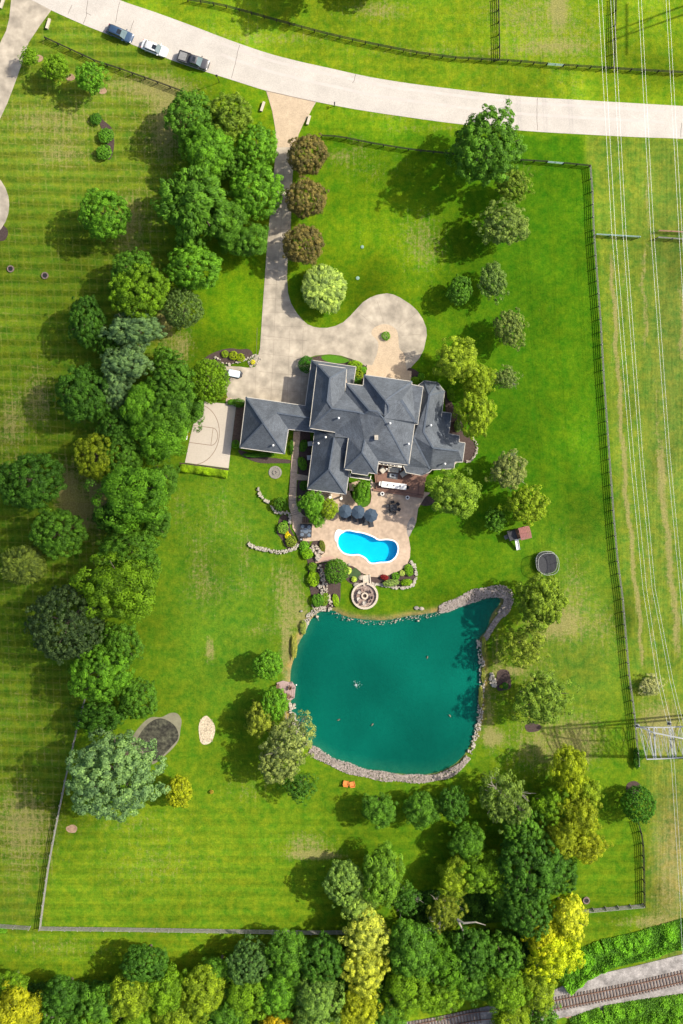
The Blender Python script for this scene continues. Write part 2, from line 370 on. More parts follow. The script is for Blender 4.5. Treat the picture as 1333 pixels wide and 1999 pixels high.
    streak([(1193, 500), (1205, 700), (1215, 860), (1222, 960), (1232, 1060), (1245, 1180), (1256, 1300)], 4.2, 1.0, 2)
    streak([(1259, 480), (1256, 560), (1262, 680)], 4, .7); streak([(1217, 490), (1228, 640)], 2.5, .5)
    streak([(1287, 880), (1297, 1000), (1310, 1120), (1325, 1280)], 7, .85, 2); streak([(1277, 740), (1290, 880)], 4, .5)
    streak([(1330, 560), (1333, 700)], 5, .8); streak([(1262, 1050), (1280, 1320)], 3, .5); streak([(1262, 300), (1268, 450)], 4, .5)
    mixc(right*g(1318, 1680, 45, 150)*.7, (.19, .18, .06)); mixc(right*g(1258, 1660, 14, 200)*.8, (.085, .15, .008))
    # broad uneven growth
    rs = np.random.RandomState(7)
    for _ in range(170):
        cx, cy, r_ = rs.uniform(-50, 1380), rs.uniform(-50, 2050), rs.uniform(18, 75); k_ = rs.uniform(-.34, .30)
        wt = g(cx, cy, r_, r_*rs.uniform(.5, 1.6), rs.uniform(0, 3)); C = C*(1+k_*wt)[:, None]; dry += max(0, k_)*wt*.5
    # shore: strip of tan reed litter
    dp = sdist(P, POND); shore = np.exp(-((dp+5)/6.)**2)*sg((1220-py)/12+6*sg((600-px)/10)*sg((1420-py)/30))
    shore = np.clip(shore+np.exp(-((dp+6)/7.)**2)*(sg((px-925)/4)*sg((py-1250)/8)*sg((1440-py)/10)+sg((600-px)/8)*sg((1420-py)/10)), 0, 1)
    mixc(shore*.75, (.26, .20, .09)); dry = dry*(1-shore)+.5*shore
    mixc(np.clip(sg((dp+2)/2), 0, 1), (.16, .15, .09)); mixc(sg((dp-9)/2.5), (.004, .055, .05)); dry *= 1-sg(dp+1)
    # relief: the pond bowl, and a pit under the pool
    z = np.where(dp > -12, -.28*np.clip((dp+12)/12, 0, 1)-1.6*np.clip(dp/14, 0, 1), 0.)
    dq = sdist(P, POOL); z = np.where(dq > -7, -2.6, z)
    z = z+np.where((dp < -14) & (dq < -7), 0, 0)
    C = C*np.array([.96, 1.0, .9]); C[:, 0] = np.maximum(C[:, 0], 0)
    me = bpy.data.meshes.new('ground'); V = np.stack([X.ravel(), Y.ravel(), z], 1)
    i = np.arange(nx-1)[None, :]+nx*np.arange(ny-1)[:, None]; i = i.ravel()
    F = np.stack([i, i+1, i+1+nx, i+nx], 1)
    me.vertices.add(n); me.vertices.foreach_set('co', V.ravel())
    me.loops.add(F.size); me.loops.foreach_set('vertex_index', F.ravel().astype(np.int32))
    me.polygons.add(len(F)); me.polygons.foreach_set('loop_start', np.arange(0, F.size, 4, dtype=np.int32))
    me.update(calc_edges=True)
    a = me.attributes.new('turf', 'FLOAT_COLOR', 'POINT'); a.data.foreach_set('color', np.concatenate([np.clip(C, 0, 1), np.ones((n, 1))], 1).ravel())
    a = me.attributes.new('mow', 'FLOAT_COLOR', 'POINT'); a.data.foreach_set('color', np.stack([np.clip(dry, 0, 1.6), grid, np.clip(vert, 0, 1), np.clip(horiz, 0, 1)], 1).ravel())
    o = link('ground', me, ground_mat()); tag(o, kind='structure')
    return o

def ground_mat():
    m = bpy.data.materials.new('turf'); m.use_nodes = True
    n = m.node_tree.nodes; l = m.node_tree.links; b = n['Principled BSDF']
    b.inputs['Roughness'].default_value = .95; b.inputs['Specular IOR Level'].default_value = .02
    def N(t, **k):
        q = n.new(t)
        for a, v in k.items(): setattr(q, a, v)
        return q
    def math_(op, a, b_=None, c=None):
        q = N('ShaderNodeMath', operation=op)
        for i, v in enumerate((a, b_, c)):
            if v is None: continue
            if isinstance(v, (int, float)): q.inputs[i].default_value = v
            else: l.new(v, q.inputs[i])
        return q.outputs[0]
    geo = N('ShaderNodeNewGeometry'); pos = geo.outputs['Position']
    def noise(scale, detail=5, rough=.6, stretch=None, dist=0):
        q = N('ShaderNodeTexNoise'); q.inputs['Scale'].default_value = scale; q.inputs['Detail'].default_value = detail
        q.inputs['Roughness'].default_value = rough; q.inputs['Distortion'].default_value = dist
        if stretch:
            mp = N('ShaderNodeMapping'); mp.inputs['Scale'].default_value = stretch; l.new(pos, mp.inputs[0]); l.new(mp.outputs[0], q.inputs['Vector'])
        else: l.new(pos, q.inputs['Vector'])
        return q.outputs[0]
    turf = N('ShaderNodeAttribute', attribute_name='turf'); mow = N('ShaderNodeAttribute', attribute_name='mow')
    sx = N('ShaderNodeSeparateColor'); l.new(mow.outputs['Color'], sx.inputs[0])
    dry, grid, vert, horiz = sx.outputs[0], sx.outputs[1], sx.outputs[2], mow.outputs['Alpha']
    # brightness: clumps of grass at several sizes
    f = noise(3.6, 5, .75); c = noise(1.1, 5, .65); big = noise(.13, 4, .6)
    val = math_('ADD', math_('MULTIPLY', math_('SUBTRACT', f, .5), 2.3), math_('MULTIPLY', math_('SUBTRACT', c, .5), 1.0))
    val = math_('ADD', val, math_('MULTIPLY', math_('SUBTRACT', big, .5), 1.1))
    # streaks along the mowing direction
    sv = noise(1, 5, .6, (2.6, .12, 1)); shh = noise(1, 5, .6, (.10, 2.2, 1))
    val = math_('ADD', val, math_('MULTIPLY', math_('MULTIPLY', math_('SUBTRACT', sv, .5), vert), 1.6))
    val = math_('ADD', val, math_('MULTIPLY', math_('MULTIPLY', math_('SUBTRACT', shh, .5), horiz), 1.3))
    sp = N('ShaderNodeSeparateXYZ'); l.new(pos, sp.inputs[0])
    def lines(coord, per, width, slant_src, slant, wamp=.25):
        u = math_('ADD', coord, math_('MULTIPLY', slant_src, slant)); u = math_('ADD', u, math_('MULTIPLY', noise(.12, 2), wamp*4))
        t = math_('PINGPONG', u, per/2)
        r = N('ShaderNodeMapRange', interpolation_type='SMOOTHSTEP'); l.new(t, r.inputs[0])
        r.inputs[1].default_value = 0; r.inputs[2].default_value = width; r.inputs[3].default_value = 1; r.inputs[4].default_value = 0
        return r.outputs[0]
    gx = lines(sp.outputs[0], 1.25, .22, sp.outputs[1], .07); gy = lines(sp.outputs[1], 1.15, .2, sp.outputs[0], .06)
    patch = N('ShaderNodeMapRange'); l.new(noise(.35, 3), patch.inputs[0]); patch.inputs[1].default_value = .3; patch.inputs[2].default_value = .65
    gg = math_('MULTIPLY', math_('MULTIPLY', math_('MAXIMUM', gx, gy), grid), patch.outputs[0])
    hb = N('ShaderNodeMapRange', interpolation_type='SMOOTHSTEP'); l.new(math_('PINGPONG', math_('ADD', sp.outputs[1], math_('MULTIPLY', noise(.1, 2), 1.2)), 1.05), hb.inputs[0]); hb.inputs[1].default_value = .3; hb.inputs[2].default_value = .8; hb.inputs[3].default_value = -.5; hb.inputs[4].default_value = .5
    val = math_('ADD', val, math_('MULTIPLY', math_('MULTIPLY', hb.outputs[0], horiz), .28))
    hg = N('ShaderNodeMapRange', interpolation_type='SMOOTHSTEP'); l.new(math_('PINGPONG', math_('ADD', sp.outputs[1], math_('MULTIPLY', noise(.1, 2), 1.2)), 1.1), hg.inputs[0]); hg.inputs[1].default_value = .3; hg.inputs[2].default_value = .8; hg.inputs[3].default_value = -.5; hg.inputs[4].default_value = .5
    val = math_('ADD', val, math_('MULTIPLY', math_('MULTIPLY', hg.outputs[0], grid), .55))
    sc_ = math_('ADD', 1.0, math_('MULTIPLY', val, .62)); sc_ = math_('MAXIMUM', sc_, .35)
    vm = N('ShaderNodeVectorMath', operation='SCALE'); l.new(turf.outputs['Color'], vm.inputs[0]); l.new(sc_, vm.inputs['Scale'])
    # yellow-green and dark green flecks
    hue = N('ShaderNodeMix', data_type='RGBA', blend_type='MULTIPLY'); l.new(vm.outputs[0], hue.inputs[6])
    hr = N('ShaderNodeValToRGB'); l.new(noise(.55, 6, .7), hr.inputs[0])
    hr.color_ramp.elements[0].position = .35; hr.color_ramp.elements[0].color = (.66, .88, .9, 1)
    hr.color_ramp.elements[1].position = .66; hr.color_ramp.elements[1].color = (1.55, 1.10, 1.1, 1)
    l.new(hr.outputs[0], hue.inputs[7]); hue.inputs[0].default_value = 1
    # dry straw where the turf is thin
    dn = math_('MULTIPLY', math_('ADD', noise(1.6, 7, .75), math_('MULTIPLY', noise(6, 3, .7), .35)), .74)
    dn = math_('ADD', dn, math_('MULTIPLY', math_('SUBTRACT', sv, .5), .35))
    thr = math_('SUBTRACT', .74, math_('MULTIPLY', dry, .36)); thr = math_('SUBTRACT', thr, math_('MULTIPLY', gg, .10))
    dd = N('ShaderNodeMapRange', interpolation_type='SMOOTHSTEP'); l.new(math_('SUBTRACT', dn, thr), dd.inputs[0])
    dd.inputs[1].default_value = -.1; dd.inputs[2].default_value = .13; dd.inputs[3].default_value = 0; dd.inputs[4].default_value = .72
    straw = N('ShaderNodeValToRGB'); l.new(f, straw.inputs[0])
    straw.color_ramp.elements[0].position = .3; straw.color_ramp.elements[0].color = (.15, .14, .045, 1)
    straw.color_ramp.elements[1].position = .7; straw.color_ramp.elements[1].color = (.36, .295, .13, 1)
    mx = N('ShaderNodeMix', data_type='RGBA'); l.new(dd.outputs[0], mx.inputs[0]); l.new(hue.outputs[2], mx.inputs[6]); l.new(straw.outputs[0], mx.inputs[7])
    g2 = N('ShaderNodeMix', data_type='RGBA'); l.new(math_('MULTIPLY', gg, .30), g2.inputs[0]); l.new(mx.outputs[2], g2.inputs[6]); g2.inputs[7].default_value = (.22, .24, .04, 1)
    l.new(g2.outputs[2], b.inputs['Base Color'])
    bp = N('ShaderNodeBump'); bp.inputs['Strength'].default_value = .5; bp.inputs['Distance'].default_value = .12
    l.new(math_('ADD', f, c), bp.inputs['Height']); l.new(bp.outputs[0], b.inputs['Normal'])
    return m
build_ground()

# ------------------------------------------------------------------ road, drives, paving
slab('road', ROAD, -.05, .035, M['road'])
slab('driveway', DRIVE, -.05, .045, M['drive'])
slab('neighbour_driveway', LEFTDRIVE, -.05, .040, M['drive'])
slab('turning_circle', ell(-56, 400, 74, 76), -.05, .040, M['drive'])
FLARE = [(520, 177), (531, 216), (538, 252), (540, 288), (577, 287), (583, 262), (593, 240), (605, 221), (616, 199)]
slab('driveway_apron', FLARE, 0, .050, M['paver'])
slab('entrance_paving', smooth([(725, 652), (730, 640), (747, 633), (764, 636), (776, 649), (779, 679), (788, 690), (791, 706), (789, 738), (724, 730), (729, 708), (736, 690), (738, 668)], True, 3), 0, .052, M['paver'])
# control joints of the driveway and cracks of the road, as thin dark strips
jm = mat('joint_filler', (.20, .165, .13), .9, .1)
mb = MB()
def strip(mb, pts, wd, z):
    P = [W(*p) for p in pts]; k = len(P); vs = []
    for i in range(k):
        d = (P[min(i+1, k-1)]-P[max(i-1, 0)]).normalized(); nn = Vector((-d.y, d.x, 0))*wd/2
        vs += [(P[i]-nn)[:2]+(z,), (P[i]+nn)[:2]+(z,)]
    mb.add(vs, [(2*i, 2*i+2, 2*i+3, 2*i+1) for i in range(k-1)])
for y in range(312, 680, 27): strip(mb, [(np.interp(y, [290, 340, 540, 680], [539.5, 534, 517, 508]), y), (np.interp(y, [290, 450, 540, 570, 611, 640], [575, 567, 560, 562, 578, 600]), y+2)], .035, .0492)
strip(mb, [(555, 300), (548, 450), (539, 560), (533, 700), (528, 785)], .035, .0496)
for x0, x1 in ((560, 566), (586, 592), (497, 502)): strip(mb, [(x1, 640), (x0, 790)], .035, .0492)
for y in (655, 690, 725, 757): strip(mb, [(505 if y > 690 else 512, y), (600, y+10)], .035, .0494)
for a in range(0, 360, 36):
    strip(mb, [(757+26*math.cos(R(a)), 655+26*math.sin(R(a))), (757+70*math.cos(R(a)), 652+70*math.sin(R(a)))], .03, .0494) if not 40 < a < 190 else None
tag(mb.build('driveway_joints', jm), kind='structure')
mb = MB(); rd = random.Random(4)
for pts in ([(172, 0), (169, 20), (168, 32), (163, 46)], [(168, 25), (177, 30)], [(234, 4), (228, 28), (226, 45)], [(261, 40), (254, 62)], [(467, 88), (462, 110), (457, 132), (452, 152)], [(694, 145), (692, 156), (688, 162)], [(1049, 191), (1048, 222), (1049, 254)], [(1330, 240), (1329, 268)], [(140, 10), (133, 28)]):
    q = smooth(pts, False, 4); q = [(x+rd.uniform(-.7, .7), y) for x, y in q]; strip(mb, q, .07, .0392)
tag(mb.build('road_cracks', mat('crack_tar', (.12, .10, .085), .8, .2)), kind='structure')
mb = MB()
for off in (12, 24, 34):
    q = [(x, y+off+rd.uniform(-.4, .4)) for x, y in ROAD_N if 430 < x < 1335][::2]
    if off != 24: strip(mb, smooth(q, False, 3), .5, .0385+.0002*(off > 12))
tag(mb.build('tyre_marks', mat('tyre_track', (.475, .432, .394), .9, .07, .6)), kind='structure')
strip_mb = MB(); strip(strip_mb, [(519, 177.5), (568, 188.5), (616, 199)], .12, .056); tag(strip_mb.build('apron_joint', jm), kind='structure')

# basketball court
COURT = [(389, 783), (461, 790), (446, 914), (361, 903), (372, 850)]
slab('basketball_court', COURT, -.02, .05, M['court'])
cm = MB(); arc = []
hoop = (381, 848)
def cpt(u, v):     # court frame: u across from hoop side, v along
    a = R(7.5); return (hoop[0]+u*math.cos(a)-v*math.sin(a), hoop[1]+u*math.sin(a)+v*math.cos(a))
strip(cm, [cpt(u, v) for u, v in [(-4, -62)]+[(0+46*math.cos(t)*1.02, 59*math.sin(t)) for t in np.linspace(-1.45, 1.5, 30)]+[(-14, 60)]], .10, .0545)
strip(cm, [cpt(-10, -17), cpt(33, -17)]+[cpt(33+11*math.cos(t), 17*math.sin(t)) for t in np.linspace(-1.5, 1.5, 14)]+[cpt(33, 17), cpt(-10, 17)], .10, .0549)
strip(cm, [cpt(33, -17), cpt(33, 17)], .08, .0553)
tag(cm.build('court_lines', M['courtline']), kind='structure')
slab('court_edging', [(360, 904), (446.5, 915), (446, 919), (352, 907), (350, 903)], 0, .06, M['mulch'])
slab('mulch_strip', [(461, 792), (478, 793), (468, 866), (452, 868)], 0, .03, mat('brown_mulch', (.16, .10, .07), .95, .3, 3))
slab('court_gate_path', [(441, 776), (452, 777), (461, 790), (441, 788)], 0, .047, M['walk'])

# pool deck with holes for the pool and the planting island
slab('pool_deck', DECK, -.05, .14, M['deckstone'], holes=[offset(POOL, 2.2), BEDISLE])
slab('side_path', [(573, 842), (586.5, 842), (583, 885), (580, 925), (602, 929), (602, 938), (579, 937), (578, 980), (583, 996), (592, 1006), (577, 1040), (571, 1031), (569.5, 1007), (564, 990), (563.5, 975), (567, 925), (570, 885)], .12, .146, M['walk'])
mb = MB()
for a, b in (((567, 921), (580, 922)), ((566, 951), (579, 952)), ((564, 976), (578, 977)), ((568, 998), (582, 994)), ((569, 1002), (583, 998)), ((569, 1006), (585, 1002)), ((572, 870), (584, 871)), ((571, 895), (583, 896))): strip(mb, [a, b], .09, .1512)
tag(mb.build('path_joints', jm), kind='structure')
slab('deck_apron', [(614, 1089), (650, 1085), (652, 1094), (616, 1099)], .12, .147, mat('pink_concrete', (.40, .27, .21), .85, .12, 1.2))
slab('flagstone_pad', smooth([(811, 1022), (806, 1008), (796, 1020), (794, 1038), (798, 1048), (804, 1036)], True, 3), .12, .147, M['slate_slab'])
cop = MB(); ring = offset(POOL, 2.6); cop.prism([W(*p)[:2] for p in ring], .10, .19, [[W(*p)[:2] for p in POOL]])
pool = empty('swimming_pool', (0, 0, 0), 0, 'freeform turquoise swimming pool with white coping in the tan deck', 'pool')
cop.build('coping', M['white'], pool)
MB().prism([W(*p)[:2] for p in smooth([(653, 1044), (656, 1036), (661, 1033), (668, 1035), (672, 1038.2), (664, 1043), (659, 1050), (660, 1060), (654, 1055)], True, 3)], .15, .22).build('entry_step', M['white'], pool)
liner = mat('pool_liner', (.03, .66, .86), .5, .05, .6); deep = MB()
pw = [W(*p)[:2] for p in POOL]
deep.v = [(x, y, .12) for x, y in pw] + [(x, y, -.8-.55*max(0, min(1, (x-2.0)/7))) for x, y in pw]; n_ = len(pw)
deep.f = [(i, (i+1) % n_, (i+1) % n_+n_, i+n_) for i in range(n_)]
for t in tessellate_polygon([[Vector((*p, 0)) for p in pw]]): deep.f.append(tuple(i+n_ for i in t))
deep.build('basin', liner, pool)
wm = bpy.data.materials.new('pool_water'); wm.use_nodes = True
n = wm.node_tree.nodes; l = wm.node_tree.links; n.remove(n['Principled BSDF'])
tr = n.new('ShaderNodeBsdfTransparent'); tr.inputs[0].default_value = (.22, .90, 1, 1); gl = n.new('ShaderNodeBsdfGlossy'); gl.inputs['Roughness'].default_value = .05
fr = n.new('ShaderNodeFresnel'); fr.inputs[0].default_value = 1.33; ms = n.new('ShaderNodeMixShader'); bp = n.new('ShaderNodeBump'); nz = n.new('ShaderNodeTexNoise'); nz.inputs['Scale'].default_value = 60
bp.inputs['Strength'].default_value = .15; l.new(nz.outputs[0], bp.inputs['Height']); l.new(bp.outputs[0], gl.inputs['Normal'])
l.new(fr.outputs[0], ms.inputs[0]); l.new(tr.outputs[0], ms.inputs[1]); l.new(gl.outputs[0], ms.inputs[2]); l.new(ms.outputs[0], n['Material Output'].inputs[0])
wv = MB(); wv.v = [(x, y, .06) for x, y in pw]; wv.f = [tuple(t) for t in tessellate_polygon([[Vector((*p, 0)) for p in pw]])]
wv.build('water', wm, pool)

# pond water
pm = bpy.data.materials.new('pond_water'); pm.use_nodes = True
n = pm.node_tree.nodes; l = pm.node_tree.links; b = n['Principled BSDF']
b.inputs['Roughness'].default_value = .12; b.inputs['IOR'].default_value = 1.25
geo = n.new('ShaderNodeNewGeometry'); nz = n.new('ShaderNodeTexNoise'); nz.inputs['Scale'].default_value = .05; nz.inputs['Detail'].default_value = 3
l.new(geo.outputs['Position'], nz.inputs['Vector']); rp = n.new('ShaderNodeValToRGB'); l.new(nz.outputs[0], rp.inputs[0])
rp.color_ramp.elements[0].position = .35; rp.color_ramp.elements[0].color = (.001, .105, .074, 1); rp.color_ramp.elements[1].position = .7; rp.color_ramp.elements[1].color = (.002, .190, .130, 1)
l.new(rp.outputs[0], b.inputs['Base Color'])
bp = n.new('ShaderNodeBump'); n2 = n.new('ShaderNodeTexNoise'); n2.inputs['Scale'].default_value = 2.5; n2.inputs['Detail'].default_value = 4; l.new(geo.outputs['Position'], n2.inputs['Vector'])
bp.inputs['Strength'].default_value = .12; bp.inputs['Distance'].default_value = .05; l.new(n2.outputs[0], bp.inputs['Height']); l.new(bp.outputs[0], b.inputs['Normal'])
tw = n.new('ShaderNodeBsdfTransparent'); tw.inputs[0].default_value = (.45, .95, .85, 1); mw = n.new('ShaderNodeMixShader'); mw.inputs[0].default_value = .42
l.new(b.outputs[0], mw.inputs[1]); l.new(tw.outputs[0], mw.inputs[2]); l.new(mw.outputs[0], n['Material Output'].inputs[0])
slab('pond_water', offset(POND, 4), -.40, -.24, pm)

# mulch beds and small ground patches
for nm, pts in (('front_bed', [(396, 704), (405, 695), (418, 688), (436, 682), (452, 680), (468, 682), (482, 681), (491, 686), (493, 697), (484, 703), (470, 706), (455, 710), (437, 712), (436, 722), (424, 716), (404, 710)]),
                ('house_bed', [(592, 704), (616, 696), (640, 693), (664, 696), (690, 703), (716, 717), (716, 735), (690, 752), (600, 712), (590, 722)]),
                ('garage_bed', [(466, 878), (480, 882), (520, 892), (552, 896), (566, 898), (566, 904), (548, 904), (510, 904), (484, 896), (468, 886)]),
                ('court_bed', [(585, 842), (605, 846), (604, 925), (582, 924)]),
                ('side_bed', [(581, 940), (604, 940), (612, 1000), (606, 1012), (592, 1004), (582, 990)]),
                ('slope_bed', [(546, 1010), (556, 1004), (564, 1012), (566, 1030), (574, 1045), (582, 1060), (580, 1070), (560, 1070), (548, 1050), (540, 1040), (542, 1028)]),
                ('west_bed', [(582, 1056), (604, 1058), (600, 1080), (614, 1090), (616, 1100), (640, 1098), (664, 1102), (672, 1110), (665, 1140), (664, 1170), (655, 1185), (615, 1187), (608, 1165), (602, 1130), (600, 1095), (588, 1078)]),
                ('planter_bed', [(612, 1056), (630, 1057), (635, 1066), (634, 1078), (625, 1085), (616, 1084), (606, 1070)]),
                ('garden_bed', [(676, 1104), (700, 1110), (712, 1124), (712, 1140), (692, 1142), (676, 1132), (674, 1118)]),
                ('pool_bed', [(724, 1126), (740, 1127), (768, 1121), (786, 1112), (797, 1096), (802, 1093), (810, 1106), (812, 1122), (806, 1140), (790, 1147), (766, 1145), (735, 1140), (724, 1136)]),
                ('east_bed', [(868, 764), (884, 790), (904, 830), (922, 858), (929, 876), (922, 894), (905, 902), (896, 860), (876, 846)]),
                ('shore_bed', [(971, 1311), (990, 1308), (996, 1322), (997, 1342), (984, 1347), (970, 1346)]),
                ('patio_bed', [(818, 972), (834, 968), (850, 976), (840, 986), (822, 986)]),
                ('lilac_bed', [(190, 222), (203, 236), (218, 250), (223, 275), (220, 300), (212, 312), (204, 296), (206, 268), (196, 246)]),
                ('corner_bed', [(794, 726), (800, 718), (818, 728), (812, 742), (800, 742)])):
    slab(nm, smooth(pts, True, 3), -.05, .06, M['mulch'])
for nm, c, r, mm in (('bare_patch', (140, 1618), (11, 8), 'dirt'), ('tree_ring', (1237, 1538), (16, 13), 'mulch'), ('tree_ring', (76, 114), (8, 7), 'dirt'), ('tree_ring', (137, 151), (9, 7), 'dirt'), ('tree_ring', (200, 177), (8, 7), 'dirt'), ('tree_ring', (4, 455), (11, 16), 'mulch'), ('tree_ring', (1040, 1420), (16, 9), 'mulch'), ('sandbox_sand', (403, 1426), (16, 28), 'sand')):
    slab(nm, ell(c[0], c[1], r[0], r[1], 0, 24, .05, int(c[0])), -.02, .05 if mm == 'sand' else .03, M[mm])
slab('mud_hollow', smooth([(256, 1450), (262, 1432), (280, 1410), (296, 1400), (315, 1400), (332, 1392), (346, 1393), (354, 1406), (352, 1425), (348, 1446), (334, 1464), (316, 1480), (298, 1492), (286, 1486), (268, 1470)], True, 4), -.02, .02, mat('grey_algae_soil', (.19, .18, .12), .9, .2, .8))
slab('mud', smooth([(268, 1446), (284, 1418), (304, 1404), (322, 1404), (342, 1418), (348, 1440), (332, 1460), (314, 1478), (298, 1486), (282, 1470)], True, 4), 0, .026, M['mud'])
slab('practice_green', smooth([(682, 1118), (694, 1108), (702, 1114), (704, 1126), (694, 1136), (684, 1130)], True, 4), .05, .075, M['putt'])
slab('side_lawn', smooth([(627, 696), (640, 693), (658, 695), (682, 703), (670, 709), (648, 708), (632, 703)], True, 3), .05, .075, mat('lush_turf', (.06, .17, .005), .95, .2, 6))
slab('side_lawn', smooth([(680.6, 946), (683, 960), (692, 976), (704, 987), (712, 989), (721, 982), (718, 965), (700, 962), (690, 950)], True, 3), .03, .075, mat('deep_green_turf', (.05, .13, .005), .95, .2, 6))  # darker green turf on the planting island
slab('stone_circle_pad', ell(537, 922, 13, 12.5), -.02, .05, mat('grey_pavers', (.20, .19, .16), .9, .2, 6))
# railway bed
slab('railway_ballast', [(1060, 1942), (1100, 1923), (1150, 1905), (1240, 1885), (1333, 1862), (1460, 1832), (1460, 1905), (1333, 1938), (1220, 1962), (1150, 1978), (1100, 1985), (1000, 2010), (700, 2060), (700, 2010), (850, 1985), (960, 1962)], -.02, .12, M['ballast'])
slab('bare_bank', [(1095, 1984), (1150, 1974), (1240, 1954), (1333, 1930), (1460, 1900), (1460, 1912), (1333, 1944), (1220, 1970), (1120, 1990)], -.02, .09, M['dirt'])
# ------------------------------------------------------------------ house
def shingle():
    m = mat('slate_shingles', (.086, .098, .114), .85, .24, .45, .25, scale2=9)
    n = m.node_tree.nodes; l = m.node_tree.links; b = n['Principled BSDF']
    src = b.inputs['Base Color'].links[0].from_socket
    geo = n.new('ShaderNodeNewGeometry')
    wv = n.new('ShaderNodeTexNoise'); wv.inputs['Scale'].default_value = 1; wv.inputs['Detail'].default_value = 3
    mp = n.new('ShaderNodeMapping'); mp.inputs['Scale'].default_value = (1.5, 1.5, 14); l.new(geo.outputs['Position'], mp.inputs[0]); l.new(mp.outputs[0], wv.inputs[0])
    mr = n.new('ShaderNodeMapRange'); mr.inputs[1].default_value = .35; mr.inputs[2].default_value = .65; mr.inputs[3].default_value = .84; mr.inputs[4].default_value = 1.16
    l.new(wv.outputs[0], mr.inputs[0]); vm = n.new('ShaderNodeVectorMath'); vm.operation = 'SCALE'
    l.new(src, vm.inputs[0]); l.new(mr.outputs[0], vm.inputs['Scale']); l.new(vm.outputs[0], b.inputs['Base Color'])
    return m
M['shingle'] = shingle()
house = empty('house', tuple(W(720, 830)), 0, 'large sprawling house with slate grey hip roofs between the driveway circle and the pool', 'house')
hloc = Vector(house.location)
def child(o):
    o.parent = house; o.matrix_parent_inverse = Matrix.Translation(-hloc); return o
def roof(name, facets, z_edge=None):
    mb = MB()
    for f in facets:
        P = [W(*p) for p in f]
        for t in tessellate_polygon([P]):
            a, b, c = (P[i] for i in t)
            tri = (a, b, c) if (b-a).cross(c-a).z > 0 else (a, c, b)
            k = len(mb.v); mb.v += [tuple(v) for v in tri]; mb.f.append((k, k+1, k+2))
    o = mb.build(name, M['shingle']); return child(o)
def edge(pts, r=.055, name='gutter', m='gutter'):
    P = [W(*p)+Vector((0, 0, -.02)) for p in pts]; mb = MB()
    for a, b in zip(P[:-1], P[1:]): mb.bar(a, b, r*2, r*2.2)
    return child(mb.build(name, M[m]))
def ridge(pts, r=.13):
    P = [W(*p)+Vector((0, 0, .02)) for p in pts]; mb = MB()
    for a, b in zip(P[:-1], P[1:]): mb.bar(a, b, r*2, .07)
    return child(mb.build('ridge_cap', M['ridge']))
M['ridge'] = mat('ridge_shingles', (.078, .095, .12), .85, .2, 3)
def wallblock(pts, ztop, ins=5, mm='brick', z0=-.1):
    q = offset([(p[0], p[1]) for p in pts], -ins)
    return child(MB().prism([W(x, y, ztop)[:2] for x, y in q], z0, ztop-.1).build('wall', M[mm]))
Z1, Z2 = 3.3, 5.8
# garage wing and link
gp = (514, 826, 6.3); gl = (541, 806, 4.9); gr = (606, 816, 4.9)
G = [(480, 775, Z1), (596, 792, Z1), (614.5, 844, Z1), (563, 838, Z1), (555.5, 886, Z1), (468, 874, Z1)]
roof('garage_roof', [[G[0], (541, 784, Z1), gl, gp], [(541, 784, Z1), G[1], (604, 797, 3.6), gr, gl], [gl, gr, G[2], G[3]], [gl, G[3], G[4], gp], [gp, G[4], G[5]], [gp, G[5], G[0]]])
edge([G[1], G[0], G[5], G[4], G[3], G[2]]); ridge([G[0], gp, G[4]]); ridge([gl, gr]); ridge([G[5], gp])
wallblock([(480, 775), (555, 786), (566, 838), (555.5, 886), (468, 874)], Z1); wallblock([(545, 786), (600, 793), (612, 843), (545, 836)], Z1)
# two-storey garage block with its low skirt roof
roof('skirt_roof', [[(608, 703, Z1), (695, 716, Z1), (678, 722, 4.3), (619, 713, 4.3)], [(608, 703, Z1), (619, 713, 4.3), (606, 806, 4.5), (594.5, 800, Z1)], [(695, 716, Z1), (690, 750, Z1), (670, 752, 4.3), (678, 722, 4.3)]])
edge([(595.5, 792, Z1), (608, 703, Z1), (695, 716, Z1), (690, 749, Z1)]); ridge([(608, 703, Z1), (619, 713, 4.3)])
P1, P2, P3, P4 = (644, 738, 7.9), (639, 783, 7.9), (648, 797, 7.9), (697, 804, 8.0)
NW2, NE2, SW2, SE2 = (619, 710.5, Z2), (677, 719, Z2), (604, 836, Z2), (654, 844, Z2)
V1, V2 = (673, 765, Z2), (711, 808, 8.0)
roof('main_roof', [[NW2, NE2, P1], [NW2, P1, P2, P3, SW2], [P1, NE2, V1, P3, P2], [P3, V1, V2, P4], [P3, P4, (701, 806, 7.9), SE2], [P3, SE2, SW2]])
edge([NE2, NW2, SW2, SE2]); edge([NE2, V1]); ridge([NW2, P1, P2, P3, P4]); ridge([P1, NE2]); ridge([P3, SW2])
wallblock([(608, 703), (695, 716), (690, 760), (600, 800)], Z1, 5)
wallblock([(619, 711), (677, 719), (690, 800), (654, 844), (604, 836)], Z2, 4)
